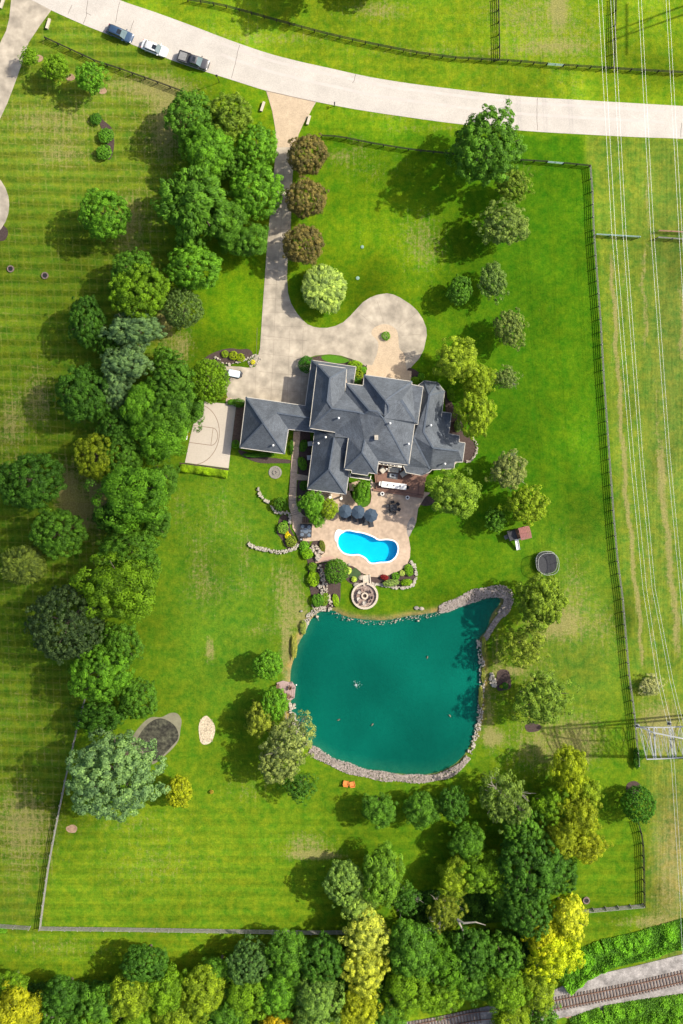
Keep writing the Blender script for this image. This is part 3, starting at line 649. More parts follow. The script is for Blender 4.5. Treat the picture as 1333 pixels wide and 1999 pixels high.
# centre and entrance blocks
C3, C4 = (676, 748, Z2), (708.5, 752.5, Z2); H3, H3b, MM = (721, 801, 8.6), (737, 803, 8.7), (748, 816, 8.6)
E1, E2, E3, E4, E5, E6, E7 = (711, 731.5, Z2), (804, 744.5, Z2), (804, 750.5, Z2), (826, 755, Z2), (815.5, 828.5, Z2), (809.5, 828, Z2), (798, 908, Z2)
K1, K2, K3 = (752, 782, 8.9), (759, 792, 8.9), (757, 806, 8.55); J1, J2 = (783, 781, 8.5), (811, 824, 6.5)
S1, S2, S3, S4 = (739, 901, Z2), (712, 859, 7.55), (680, 855, 6.5), (652.5, 853, 6.1)
roof('main_roof', [[V1, C3, H3, V2], [C3, C4, (750, 812, 8.5), H3b, H3], [E1, E2, K1], [C4, E1, K1, K2, K3, (750, 812, 8.5)], [K1, E2, E3, J1, K2], [J1, E3, E4, J2], [E4, E5, J2], [K2, J1, J2, E6, E7, MM, (750, 812, 8.5), K3], [J2, E5, E6],
     [P4, V2, H3, H3b, MM, E7, S1, S2, S3, S4, SE2, (701, 806, 7.9)]])
edge([V1, C3, C4, E1, E2, E3, E4, E5, E6, E7, S1]); ridge([C3, H3, H3b, MM, E7]); ridge([E1, K1, K2, K3]); ridge([K1, E2]); ridge([J1, J2], .22); ridge([P4, V2, H3])
wallblock([(676, 748), (709, 753), (711, 732), (804, 745), (826, 755), (815, 828), (809, 828), (798, 907), (739, 900), (700, 858), (660, 850), (680, 800)], Z2, 4, 'trim')
# south-west wing
T1, T2 = (652.5, 854, 6.1), (642.3, 916.5, 6.1); Zs = 3.5
B = [(614.3, 838, Zs), (599.6, 955, Zs), (675.5, 965, Zs), (682, 918, Zs), (672, 890, 4.6), (665, 874, 5.3)]
roof('wing_roof', [[(604+10, 838, Zs), T1, T2, B[1]], [T1, SE2[:2]+(5.6,), (604+10, 836, 3.6)], [T2, B[2], B[1]], [T1, B[5], B[3], B[2], T2], [B[5], (680, 872, 5.0), (684, 918, Zs), B[3]], [T1, (682, 856, 6.0), (682, 880, 4.9), B[5]]])
edge([(614.3, 842, Zs), B[1], B[2], (682.5, 916, Zs)]); ridge([T1, T2, B[1]]); ridge([T2, B[2]])
wallblock([(614, 842), (600, 955), (675.5, 964), (683, 910), (672, 860)], Zs, 5)
# central south block
Z7 = 5.4; A = [(680, 855, 6.5), (671.6, 916.5, Z7), (686.3, 918, Z7), (686.3, 923.5, Z7-.25), (717.5, 928, Z7-.25), (719.5, 923, Z7), (735.4, 925, Z7), (739, 901, Z2)]
R7 = (707, 883.5, 7.5); T7 = (712, 859, 7.55)
roof('wing_roof', [[A[0], T7, R7, A[1]], [R7, A[6], A[5], A[4], A[3], A[2], A[1]], [T7, A[7], A[6], R7]])
edge(A); ridge([T7, R7, A[1]]); ridge([R7, A[6]])
wallblock([(682, 850), (674, 915), (734, 924), (738, 890), (712, 845)], Z7, 3, 'trim')
child(MB().prism([W(x, y, 3.4)[:2] for x, y in ((684, 925), (723, 931), (722, 936), (683, 930))], 3.2, 3.4).build('balcony_floor', M['char']))
edge([(684, 924, 3.6), (683, 931, 3.6), (722, 937, 3.6), (724, 929, 3.6)], .07, 'balcony_rail', 'trim')
# east wing
L1, L2, L3, L4 = (838, 771.5, 5.9), (827, 843, 5.9), (845, 874, 5.7), (860, 876, 5.5); Q1, Q2 = (807, 852, 5.6), (839.5, 915, Z1+.1)
Ee = [(816.5, 752, Z1), (828, 743, Z1), (854, 746.5, Z1), (868, 764, Z1), (860, 823.7, Z1+.2), (862, 804, Z1), (881, 806.5, Z1), (876, 846.5, Z1), (897, 850.5, Z1), (896, 862.6, Z1), (908, 864.5, Z1), (903, 902, Z1), (888, 902, Z1), (886, 915, Z1), (843, 917, Z1), (837.5, 922.5, Z1), (822.5, 928, Z1), (792.5, 922.5, Z1), (787, 909.5, Z1)]
roof('east_roof', [[Ee[0], Ee[1], L1], [Ee[1], Ee[2], L1], [Ee[2], Ee[3], L1], [L1, Ee[3], Ee[5], L2], [Ee[0], L1, L2, Q1, (812, 800, 4.2)], [L2, Ee[5], Ee[6], Ee[7], L3], [L3, Ee[7], Ee[8], Ee[9], L4], [L4, Ee[9], Ee[10], (895, 880, 4.5)], [(895, 880, 4.5), Ee[10], Ee[11]], [L4, (895, 880, 4.5), Ee[11], Ee[12], Ee[13], Ee[14], L3], [L2, L3, Ee[14], Q2, Q1], [Q1, Q2, Ee[15], Ee[16], Ee[17], Ee[18], (801, 890, 4.6)]])
edge([Ee[0], Ee[1], Ee[2], Ee[3], Ee[4]]); edge([Ee[5], Ee[6], Ee[7], Ee[8], Ee[9], Ee[10], Ee[11], Ee[12], Ee[13], Ee[14], Ee[15], Ee[16], Ee[17], Ee[18]])
ridge([L1, L2, L3, L4, (895, 880, 4.5)], .15); ridge([Ee[2], L1, Ee[1]]); ridge([Q1, Q2], .2); ridge([L1, Ee[3]])
wallblock([(820, 753), (829, 745), (853, 748), (866, 765), (862, 804), (880, 808), (876, 847), (896, 852), (906, 866), (902, 900), (886, 914), (840, 918), (822, 926), (793, 921), (800, 880)], Z1, 4)
# windows under the south eave, round-topped doors stay below
wmb = Vector(W(743, 901.5, Z2)); wme = Vector(W(783, 907, Z2))
for k in range(5):
    p = wmb.lerp(wme, (k+.5)/5); y = p.y+.22-.02
    for z, h in ((4.5, 1.5), (1.7, 2.1)):
        f = child(MB().box((p.x, y-.05, z), (.62, .12, h), iang(40, 5.5)).build('window', M['trim'])); f['label'] = 'dark window in the cream wall over the terrace'
        g_ = MB().box((p.x, y-.13, z), (.46, .06, h-.2), iang(40, 5.5)).build('pane', M['glass'], f)
# ledge whose five openings stand in for the wall windows under the eave
ledge = MB(); lp = [(738.5, 901), (785, 908.5), (784, 913), (738, 906)]
zl = 5.35
ledge.prism([W(x, y, zl)[:2] for x, y in lp], zl-.25, zl, [[W(x, y, zl)[:2] for x, y in ((742.5+k*7.1, 904.2+k*1.05), (748+k*7.1, 905+k*1.05), (748+k*7.1, 907+k*1.05), (742.5+k*7.1, 906.2+k*1.05))] for k in range(5)])
child(ledge.build('window_row_ledge', M['trim']))
# roof vents and flues
def flue(px, py, z, h=.7, r=.11, m='white'):
    p = W(px, py, z); mb = MB(); mb.lathe(p, [(r, -.3), (r, h), (r*1.7, h), (r*1.7, h+.12), (r*.6, h+.25)], 10); return child(mb.build('vent_pipe', M[m]))
for a in ((853/1, 0, 0),): pass
for px, py, z, h in ((533.5, 869, 4.0, .5), (635.5, 853, 5.0, .6), (621.5, 865, 4.6, .5), (761, 826, 8.4, .5), (797, 866, 6.4, .7), (840.5, 830, 5.6, .6), (868, 905, 4.2, .4), (661, 816, 7.4, .3)): flue(px, py, z, h)
child(MB().box(W(734.5, 854, 7.8), (.55, .75, 1.1)).box(W(734.5, 854, 8.36), (.62, .82, .1)).build('chimney', M['stone']))
for px, py in ((605.5, 866), (604, 893)): child(MB().box(W(px, py, .5), (.8, .8, .9), .1).build('air_conditioner', M['steel']))
# porch columns below the south eave
for x, y in ((609, 962), (626, 964), (645, 966.5), (666, 969)): child(MB().lathe(W(x, y, 0), [(.28, 0), (.28, .2), (.2, .25), (.17, 3.2), (.25, 3.25), (.25, 3.4)], 12).build('porch_column', M['trim']))
# entrance steps
es = empty('entrance_steps', tuple(W(760, 730)), 0, 'wide pale brick steps in front of the house entrance', 'steps')
a = iang(84, 12)
for k in range(3):
    c = W(759-k*.4, 722+k*5, 0); MB().box((c.x, c.y-.1, .07+.15*k), (7.9, .9, .3+.02*k), a).build('step', M['brick2'] if 'brick2' in M else M['paver']).parent = es
for ch in children(es): ch.matrix_parent_inverse = Matrix.Translation(-Vector(es.location))

# raised terrace at the back of the house
TZ = .55
terr = empty('terrace', tuple(W(780, 935)), 0, 'raised red brown board terrace behind the house, above the pool deck', 'terrace'); tl = Vector(terr.location)
def par(o, root, keep=True):
    o.parent = root; o.matrix_parent_inverse = root.matrix_basis.inverted() if keep else Matrix(); return o
tp = [(738, 905), (790, 912), (800, 918), (823, 924), (842, 920), (832, 931), (826.5, 969), (734, 954), (731, 926)]
par(MB().prism([W(x, y, TZ)[:2] for x, y in tp], 0, TZ).build('floor', M['terrace']), terr)
seam = MB()
for a_, b_ in (((819, 935), (816, 966)), ((727+9, 951), (827, 966.5)), ((737, 905), (735, 950))): seam.bar(W(*a_, TZ+.02), W(*b_, TZ+.02), .1, .03)
par(seam.build('border_board', mat('dark_board', (.11, .06, .05), .7)), terr)
par(MB().bar(W(728, 955.5, .3), W(825, 971, .3), .35, .3).build('step', M['terrace']), terr)
for px, py in ((746, 963), (795, 970.5)):
    p = W(px, py, 0); t = empty('planter', tuple(p), 0, 'round white rimmed urn planter at the %s of the terrace step' % ('left end' if px < 760 else 'middle'), 'planter', 'urns by the terrace step')
    MB().lathe((0, 0, 0), [(.2, .14), (.3, .5), (.34, .6), (.34, .66), (.22, .66), (.2, .55)], 14).build('pot', M['white'], t)
    MB().lathe((0, 0, 0), [(.21, .5), (.21, .6)], 12).build('soil', M['black'], t)
TABZ = TZ
def furn_table(px, py, L, Wd, ang, z0, h, top, leg, label, nm='dining_table', cat='table'):
    t = empty(nm, tuple(W(px, py, z0)), ang, label, cat); tp_ = MB().box((0, 0, h), (L, Wd, .05)); tp_.build('tabletop', top, t)
    for sx in (-1, 1):
        for sy in (-1, 1): MB().box((sx*(L/2-.12), sy*(Wd/2-.1), h/2), (.07, .07, h-.05)).build('leg', leg, t)
    return t
dt = furn_table(768.5, 947, 4.35, 1.0, iang(48, 6), TZ, .74, M['white'], M['black'], 'long white dining table on the red brown terrace')
for k, dx in enumerate((-1.1, 0, 1.1)):
    p = dt.location+Vector((math.cos(iang(48, 6))*dx, math.sin(iang(48, 6))*dx, .77)); q = empty('centrepiece', tuple(p), .6, 'small dark %s centrepiece on the long white terrace table' % ('left', 'middle', 'right')[k], 'ornament', 'centrepieces on the terrace table')
    MB().lathe((0, 0, 0), [(.09, 0), (.12, .08), (.05, .12)], 8).build('bowl', M['black'], q); MB().box((0, 0, .16), (.3, .05, .1), .5).build('sprig', M['mulch'], q)
def chair(px, py, z0, ang, label, seatm, framem, wd=.6, cat='chair', nm='armchair', group=None, hb=.85, arms=True):
    t = empty(nm, tuple(W(px, py, z0)), ang, label, cat, group)
    MB().box((0, 0, .42), (wd*.95, wd*.9, .14)).build('seat', seatm, t)
    MB().box((-wd*.47, 0, hb*.72), (.11, wd*.95, hb*.55), 0, 0, -.15).build('backrest', seatm, t)
    if arms:
        for s_ in (-1, 1): MB().box((0, s_*wd*.52, .58), (wd*.95, .09, .07)).build('armrest', framem, t)
    for sx in (-1, 1):
        for sy in (-1, 1): MB().box((sx*wd*.42, sy*wd*.47, .18), (.05, .05, .36)).build('leg', framem, t)
    return t
CH = chair
CH(743.5, 943.5, TZ, 0-.12, 'white end chair at the left end of the long terrace table', M['white'], M['white'], .6, group='end chairs')
CH(794, 950.5, TZ, PI-.12, 'black end chair at the right end of the long terrace table', M['black'], M['black'], .55, group='end chairs')
CH(747, 917.5, TZ, R(-45), 'cream cushioned armchair left of the terrace rug', M['cream'], M['brown'], .98, group='terrace armchairs')
CH(786.5, 925, TZ, R(215), 'cream cushioned armchair right of the terrace rug', M['cream'], M['brown'], .98, group='terrace armchairs')
sf = empty('sofa', tuple(W(768, 917, TZ)), iang(48, 6), 'cream patterned outdoor sofa against the house wall above the rug', 'sofa')
MB().box((0, 0, .25), (2.0, .9, .3)).build('base', M['brown'], sf); MB().box((0, .4, .65), (2.0, .14, .5)).build('backrest', M['cream'], sf)
for k in (-1, 0, 1): MB().box((k*.6, -.05, .46), (.57, .75, .14)).build('cushion', M['cream'], sf)
for s_ in (-1, 1): MB().box((s_*.98, 0, .45), (.12, .9, .3)).build('armrest', M['brown'], sf)
slab('outdoor_rug', [(757, 922), (777, 925), (775.5, 936), (755, 933)], TZ, TZ+.03, M['grey'], kind=None, label='grey rug in front of the cream terrace sofa', cat='rug', zw=TZ)
ft = empty('fire_table', tuple(W(766.5, 928, TZ)), iang(48, 6), 'pale grey square table with a dark centre on the terrace rug', 'table')
MB().box((0, 0, .25), (1.1, .65, .45)).build('body', M['steel'], ft); MB().box((0, 0, .5), (.4, .25, .06)).build('burner', M['black'], ft)
for px, py, s_ in ((754.5, 915.5, 'left'), (780.5, 916, 'right')):
    q = empty('side_table', tuple(W(px, py, TZ)), 0, 'small round white side table on the %s of the cream sofa' % s_, 'table', 'side tables by the sofa')
    MB().lathe((0, 0, 0), [(.05, 0), (.05, .5), (.2, .5), (.2, .54)], 12).build('stand', M['white'], q)
for k, (px, py) in enumerate(((724.5, 938), (724.8, 944), (724.5, 950))):
    q = empty('potted_plant', tuple(W(px, py, TZ)), 0, ('upper', 'middle', 'lower')[k]+' small grey pot in the row left of the terrace', 'planter', 'pots beside the terrace')
    MB().lathe((0, 0, 0), [(.14, 0), (.2, .35), (.15, .35)], 10).build('pot', M['steel'], q); MB().blob((0, 0, .42), (.17, .17, .14), k, 1).build('plant', M['mulch'], q)
# terrace railing posts
# umbrellas, loungers, dining set
def umbrella(px, py, rz, label):
    h = 2.45; t = empty('patio_umbrella', tuple(W(px, py, h)*1.0), rz, label, 'umbrella', 'slate blue umbrellas by the pool'); t.location.z = .14
    cv = MB(); n = 8; r = 1.24; vs = [(0, 0, h+.35)]
    for i in range(n):
        a = 2*PI*i/n; vs.append((r*math.cos(a), r*math.sin(a), h-.22)); a2 = a+PI/n; vs.append((r*.90*math.cos(a2), r*.90*math.sin(a2), h-.12))
    fs = []
    for i in range(2*n): fs.append((0, 1+i, 1+(i+1) % (2*n)))
    cv.add(vs, fs); cv.build('canopy', M['umb'], t)
    for i in range(n):
        a = 2*PI*i/n; MB().bar((0, 0, h+.31), (r*math.cos(a), r*math.sin(a), h-.25), .03).build('rib', M['steel'], t)
    MB().tube([(0, 0, 0), (0, 0, h+.45)], .03, 8).build('pole', M['black'], t); MB().lathe((0, 0, 0), [(.25, 0), (.25, .08), (.06, .12)], 12).build('base', M['black'], t)
for px, py, rz, lb in ((673.5, 998, .2, 'leftmost of the three slate blue umbrellas above the pool'), (699, 999.5, .5, 'middle one of the three slate blue umbrellas above the pool'), (724, 1006, .1, 'rightmost of the three slate blue umbrellas above the pool')): umbrella(px, py, rz, lb)
def lounger(px, py, ang, label):
    t = empty('sun_lounger', tuple(W(px, py, .14)), ang, label, 'lounger', 'loungers under the umbrellas'); t.location.z = .14
    MB().box((.35, 0, .32), (1.2, .62, .08)).build('seat', M['char'], t); MB().box((-.55, 0, .52), (.75, .62, .08), 0, 0, .55).build('backrest', M['char'], t)
    MB().box((.0, .33, .26), (1.9, .04, .06)).box((0, -.33, .26), (1.9, .04, .06)).build('frame', M['black'], t)
    for sx in (-.8, .8):
        for sy in (-.3, .3): MB().box((sx, sy, .12), (.05, .05, .24)).build('leg', M['black'], t)
for i, (px, py) in enumerate(((669, 1005), (681, 1007), (691, 1009), (703, 1012), (712.5, 1014.5), (724, 1018))):
    lounger(px, py, R(-78), 'charcoal sun lounger under the pool umbrellas, number %s from the left tree' % ('one', 'two', 'three', 'four', 'five', 'six')[i])
rt = empty('patio_table', tuple(W(768, 990, .14)), .1, 'square black patio table on the tan deck right of the umbrellas', 'table'); rt.location.z = .14
MB().box((0, 0, .72), (1.15, 1.15, .05)).build('tabletop', M['char'], rt); MB().lathe((0, 0, 0), [(.3, 0), (.05, .1), (.05, .7)], 10).build('pedestal', M['black'], rt)
MB().tube([(0, 0, .7), (0, 0, 2.0)], [.05, .09], 8).build('folded_umbrella', M['char'], rt)
for i, a in enumerate(range(0, 360, 60)):
    x, y = 768+10.5*math.cos(R(a+20)), 990+10.5*math.sin(R(a+20))
    o = CH(x, y, .14, math.atan2((y-990), (768-x)), 'black patio chair on the %s side of the square black table' % ('east', 'south east', 'south west', 'west', 'north west', 'north east')[i], M['char'], M['black'], .5, nm='patio_chair', group='chairs round the black patio table'); o.location.z = .14
# hot tub
ht = empty('hot_tub', tuple(W(597, 1035.5, .6)), R(-3), 'square dark hot tub with moulded seats beside the pool deck', 'hot tub'); ht.location.z = .1
MB().box((0, 0, .4), (2.0, 2.2, .8)).build('cabinet', M['black'], ht)
sh = MB().box((0, 0, .84), (2.08, 2.28, .08)); sh.build('rim', M['char'], ht)
ws = MB()
for x, y, r in ((-.6, .7, .3), (.55, .65, .34), (-.62, -.68, .32), (.6, -.72, .3), (0, 0, .5), (-.7, 0, .22), (.72, 0, .22)): ws.lathe((x, y, .885), [(r, 0), (r*.9, .012), (r*.75, .008)], 12)
ws.build('seats', mat('blue_grey_acrylic', (.24, .30, .36), .3, .4, 2.5, .6, color2=(.10, .13, .17)), ht)
st = MB()
for k in range(5): st.box((k*.3-.6, 0, .1+.0), (.2, 1.0, .08))
g_ = empty('bench', tuple(W(598, 1015, .5)), 0, 'slatted brown bench just above the hot tub', 'bench'); g_.location.z = .1
st.build('slats', M['brown'], g_); MB().box((0, -.45, .04), (1.5, .06, .06)).box((0, .45, .04), (1.5, .06, .06)).build('frame', M['black'], g_)
bx = empty('storage_box', tuple(W(588, 1052, .3)), 0, 'small black and grey box at the lower left corner of the hot tub', 'box')
MB().box((0, 0, .25), (.55, .5, .5)).build('body', M['black'], bx); MB().box((0, 0, .53), (.3, .22, .06)).build('lid', M['steel'], bx)

# fire pit patio
FP = W(712, 1163, .3)
fp = empty('fire_pit_patio', (FP.x, FP.y, 0), 0, 'round sunken stone patio with a pale ring wall above the pond', 'patio')
n = 40; mb = MB(); mb.lathe((0, 0, 0), [(2.1, -.05), (2.1, .05)], n); mb.build('floor', mat('flagstones', (.27, .21, .18), .9, .35, 1.6, .2, scale2=5), fp)
def ringm(r0, r1, z0, z1, n=36, gap=None):
    mb = MB(); 
    for i in range(n):
        a0, a1 = 2*PI*i/n, 2*PI*(i+.93)/n
        if gap and gap[0] < math.degrees((a0+a1)/2) % 360 < gap[1]: continue
        v = []
        for z in (z0, z1):
            for r, a in ((r0, a0), (r1, a0), (r1, a1), (r0, a1)): v.append((r*math.cos(a), r*math.sin(a), z))
        mb.add(v, [(3, 2, 1, 0), (4, 5, 6, 7), (0, 1, 5, 4), (1, 2, 6, 5), (2, 3, 7, 6), (3, 0, 4, 7)])
    return mb
M['capstone'] = mat('cap_stone', (.50, .43, .34), .85, .12, 3, .2)
ringm(2.0, 2.36, -.05, .45, 44, (80, 100)).build('wall', M['capstone'], fp); ringm(.34, .62, 0, .42, 14).build('fire_ring', M['capstone'], fp)
MB().lathe((0, 0, .1), [(.34, 0), (.34, .05)], 12).blob((0.05, 0, .2), (.2, .15, .1), 3, 1, .3).build('ash', M['mulch'], fp)
dirs = ['right', 'lower right', 'bottom', 'lower left', 'left', 'upper left', 'top left', 'top', 'upper right']
M['adir'] = mat('weathered_teak', (.24, .17, .14), .85, .3, 5); M['adir2'] = mat('pale_chair', (.42, .38, .33), .8, .2, 4)
for i, a in enumerate((8, 42, 95, 135, 158, 188, 216, 250, 320)):
    x, y = 712+12.8*math.cos(R(a)), 1163+12.8*math.sin(R(a)); m_ = M['adir2'] if i in (2, 4, 6) else M['adir']
    o = CH(x, y, .05, math.atan2((y-1163), (712-x)), '%s wooden chair at the %s of the fire ring' % ('pale' if i in (2, 4, 6) else 'brown', dirs[i]), m_, m_, .5, nm='garden_chair', group='chairs round the fire ring', hb=.95); o.location.z = .05
stp = empty('garden_steps', tuple(W(716, 1132)), iang(2, 18), 'short pale stone steps from the pool deck down to the fire pit', 'steps')
for k in range(5): MB().box((-.72+k*.36, 0, .2-.03*k), (.33, .95, .12)).build('step', M['capstone'], stp)
for s_ in (-1, 1): MB().box((0, s_*.6, .2), (1.9, .2, .36)).build('side_wall', M['capstone'], stp)

# ------------------------------------------------------------------ fences
def fence(path, label, m, closed_h=1.35, sp=2.25, rails=4, lw=.03, cat='fence', h=1.3):
    P = [W(x, y, h) for x, y in path]; P = [Vector((p.x, p.y, 0)) for p in P]
    root = empty('board_fence', tuple(P[0]), 0, label, cat, None); o0 = P[0]
    L = [0]
    for a, b in zip(P[:-1], P[1:]): L.append(L[-1]+(b-a).length)
    T = L[-1]; k = max(1, round(T/sp)); pts = []
    for i in range(k+1):
        d = T*i/k; j = max(0, min(len(P)-2, int(np.searchsorted(L, d)-1))); t = (d-L[j])/(L[j+1]-L[j]); pts.append(P[j].lerp(P[j+1], t)-o0)
    pm = MB().box((0, 0, closed_h/2), (.14, .14, closed_h)); first = pm.build('post', m, root); first.location = pts[0]
    for q in pts[1:]:
        c = first.copy(); col.objects.link(c); c.parent = root; c.location = q
    rd = random.Random(len(label))
    for r in range(rails):
        z = .22+(h-.3)*r/(rails-1)+.05; mb = MB()
        for a, b in zip(pts[:-1], pts[1:]):
            d = (b-a).normalized(); nn = Vector((-d.y, d.x, 0))*.085
            mb.bar(a+nn+Vector((0, 0, z+rd.uniform(-.012, .012))), b+nn+Vector((0, 0, z+rd.uniform(-.012, .012))), lw, .15)
        mb.build('rail', m, root)
    return root
FD, FG = M['fence_dark'], M['fence_grey']
FT = [(365, -3), (400, 2), (440, 10), (484, 22), (555, 42), (626, 61), (676, 73), (747, 88), (815, 101), (890, 111), (940, 114), (1001, 117), (1069, 123)]
fence(FT, 'long black board fence curving along the far side of the road', FD)
fence([(1102, 125.5), (1170, 130), (1248, 135), (1340, 140)], 'black board fence crossing under the power lines at the top right', FD)
fence([(973, -8), (975.5, 112)], 'short black fence dividing the top paddocks, left of the hay patch', FD)
fence([(1203, -8), (1200, 128)], 'black fence running to the top edge directly beneath the wires', FD)
fence([(86, 72), (135, 94.6), (182, 116.5), (230, 132), (277, 148.6), (324, 165.5), (354.7, 177)], 'dark board fence on the left lawn below the parked cars', FD)
fence([(627, 264), (645, 264), (670, 267), (717, 277), (764, 285), (811, 292), (862, 297), (940, 306), (1025, 312), (1069, 314.5)], 'black front fence from the brown trees to behind the big roadside tree', FD)
fence([(1102, 317.5), (1153, 322.6)], 'short black fence piece at the top right garden corner', FD)
fence(FR, 'very long grey board fence down the right side of the garden', FG)
fence([(1246, 1606), (1256, 1640), (1258, 1700), (1259, 1771)], 'dark board fence below the glossy round tree on the right', FD)
fence([(1258, 1771), (1136, 1782)], 'short grey fence running left to the bright yellow tree', FG, lw=.06)
fence(FL, 'grey board fence going down the left side of the bottom lawn', FG, lw=.06)
fence([(75, 1817), (240, 1819), (430, 1822), (600, 1825), (760, 1824), (860, 1818)], 'grey board fence along the bottom of the lawn before the woods', FG, lw=.06)
fence([(-6, 1812), (55, 1816)], 'stub of grey fence at the lower left edge', FG)
fence([(1165, 457), (1250, 462)], 'short grey-green fence panel hanging off the long right fence', M['teal'], rails=4, lw=.05)
fence([(1286, 463), (1345, 467)], 'short grey fence panel with a rusty gate at the right edge', FG)
def gate(a, b, m, label, h=1.2):
    A, Bp = W(*a, h), W(*b, h); A.z = Bp.z = 0; d = Bp-A; root = empty('field_gate', tuple(A), math.atan2(d.y, d.x), label, 'gate'); L = d.length
    for z in (.25, .5, .75, 1.0, 1.2): MB().tube([(0.1, 0, z), (L-.1, 0, z)], .035, 6).build('bar', m, root)
    for x in (.1, L/2, L-.1): MB().box((x, 0, .72), (.06, .05, 1.05)).build('upright', m, root)
gate((1069, 123), (1102, 125.5), M['teal'], 'pale teal gate in the black fence above the road')
gate((1069, 314.5), (1102, 317.5), M['teal'], 'pale teal gate in the front fence below the road')
gate((1286, 449), (1340, 452), M['rust'], 'rusty brown field gate beside the wires at the right edge')

# ------------------------------------------------------------------ power lines, pylon
def wire(pts, z, label):
    P = [W(x, y, z_) for (x, y), z_ in zip(pts, z if hasattr(z, '__len__') else [z]*len(pts))]
    o = MB().tube(P, .017, 5).build('power_line', M['wire']); tag(o, label, 'cable', 'overhead wires'); return o
WZ = 13.0
def pair(pts, gap, lab, z=WZ):
    for k, s_ in enumerate((0, gap)): wire([(x+s_, y) for x, y in pts], z, '%s white wire of %s' % (('left', 'right')[k], lab))
pair([(1165, -20), (1168, 0), (1194, 450), (1230, 890), (1255, 1150), (1283, 1330), (1303, 1413)], 7, 'the leftmost pair of overhead wires')
pair([(1190, -20), (1192, 0), (1215.5, 450), (1248.5, 890), (1273, 1150), (1308, 1330), (1327, 1410), (1340, 1480)], 6, 'the second pair of overhead wires from the left')
pair([(1244, -20), (1246, 0), (1270, 450), (1302, 890), (1326, 1140), (1350, 1400)], 6, 'the third pair of overhead wires from the left')
pair([(1298, -20), (1300, 0), (1325, 450), (1340, 700)], 6, 'the pair of overhead wires in the top right corner')
pair([(1303, 1413), (1311, 1500), (1328, 1770), (1338, 1999)], 6, 'the pair of wires leaving the pylon downwards')
py_ = empty('pylon', tuple(W(1400, 1440)), 0, 'galvanised lattice pylon arm reaching in from the right edge', 'pylon'); pl = Vector(py_.location)
Z = 13.0; top = [W(1250, 1419, Z), W(1290, 1420, Z), (W(1345, 1418, Z)), W(1420, 1418, Z)]; bot = [W(1262, 1482, Z-1), W(1290, 1481, Z-1), W(1345, 1478, Z-1), W(1420, 1476, Z-1)]
mid = [W(1245, 1417, Z), W(1275, 1430, Z+1.4), W(1345, 1444, Z+1.6), W(1420, 1446, Z+1.6)]
lat = MB(); bw = .17
for ch_ in (top, bot, mid):
    for a_, b_ in zip(ch_[:-1], ch_[1:]): lat.bar(a_, b_, bw)
lat.bar(top[0], bot[0], .08); lat.bar(mid[0], top[0], bw)
for k in range(12):
    t0, t1 = k/11, (k+1)/11
    f = lambda c, t: (c[0].lerp(c[-1], min(t, 1)))
    a_, b_, c_ = f(top, t0), f(bot, t0), f(top, t1); d_ = f(bot, t1)
    big = k in (1, 4); lat.bar(a_, b_, .16 if big else .055)
    lat.bar(a_, d_, .05); lat.bar(b_, c_, .05); m_ = f(mid, t0); lat.bar(a_, m_, .05); lat.bar(m_, b_, .05)
lat.bar(W(1276, 1420, Z), W(1280, 1481, Z-1), .2); lat.bar(W(1306, 1419, Z), W(1313, 1479, Z-1), .2)
def pp(o): return par(o, py_)
pp(lat.build('cross_arm', M['steel']))
legs = MB()
for sx, sy in ((1345, 1418), (1420, 1418), (1345, 1478), (1420, 1476)):
    t_ = W(sx, sy, Z+6); 
    g0 = W(1345 if sx < 1380 else 1425, 1395 if sy < 1450 else 1480, 0); legs.bar(g0, t_, .25)
for k in range(6):
    z0, z1 = k*3, k*3+3; legs.bar(W(1350, 1400, z0), W(1420, 1470, z1), .08); legs.bar(W(1350, 1470, z0), W(1420, 1400, z1), .08)
pp(legs.build('tower_leg', M['steel']))
for x, y in ((1244, 1417), (1306, 1412)): pp(MB().box(W(x, y, Z-.1), (.6, .55, .4)).build('insulator_plate', M['steel'])); pp(MB().lathe(W(x, y, Z+.15), [(.2, 0), (.22, .15), (.1, .2)], 10).build('insulator', M['black']))
hf = empty('utility_pole', tuple(W(1372, 25)), 0, 'tall twin pole line support beyond the top right edge, seen by its long shadow', 'pole')
for k, (x, y) in enumerate(((1450, -30), (1452, -14))): par(MB().tube([W(x, y, 0), W(x, y, 0)+Vector((0, 0, 23))], [.22, .14], 8).build('pole', M['bark']), hf)
c0 = W(1450, -30, 0)+Vector((0, 0, 20)); par(MB().bar(c0+Vector((0, -5, 0)), c0+Vector((0, 4, 0)), .25).bar(c0+Vector((-.2, -1.5, 0)), c0+Vector((0, 0, -5)), .12).build('cross_arm', M['bark']), hf)

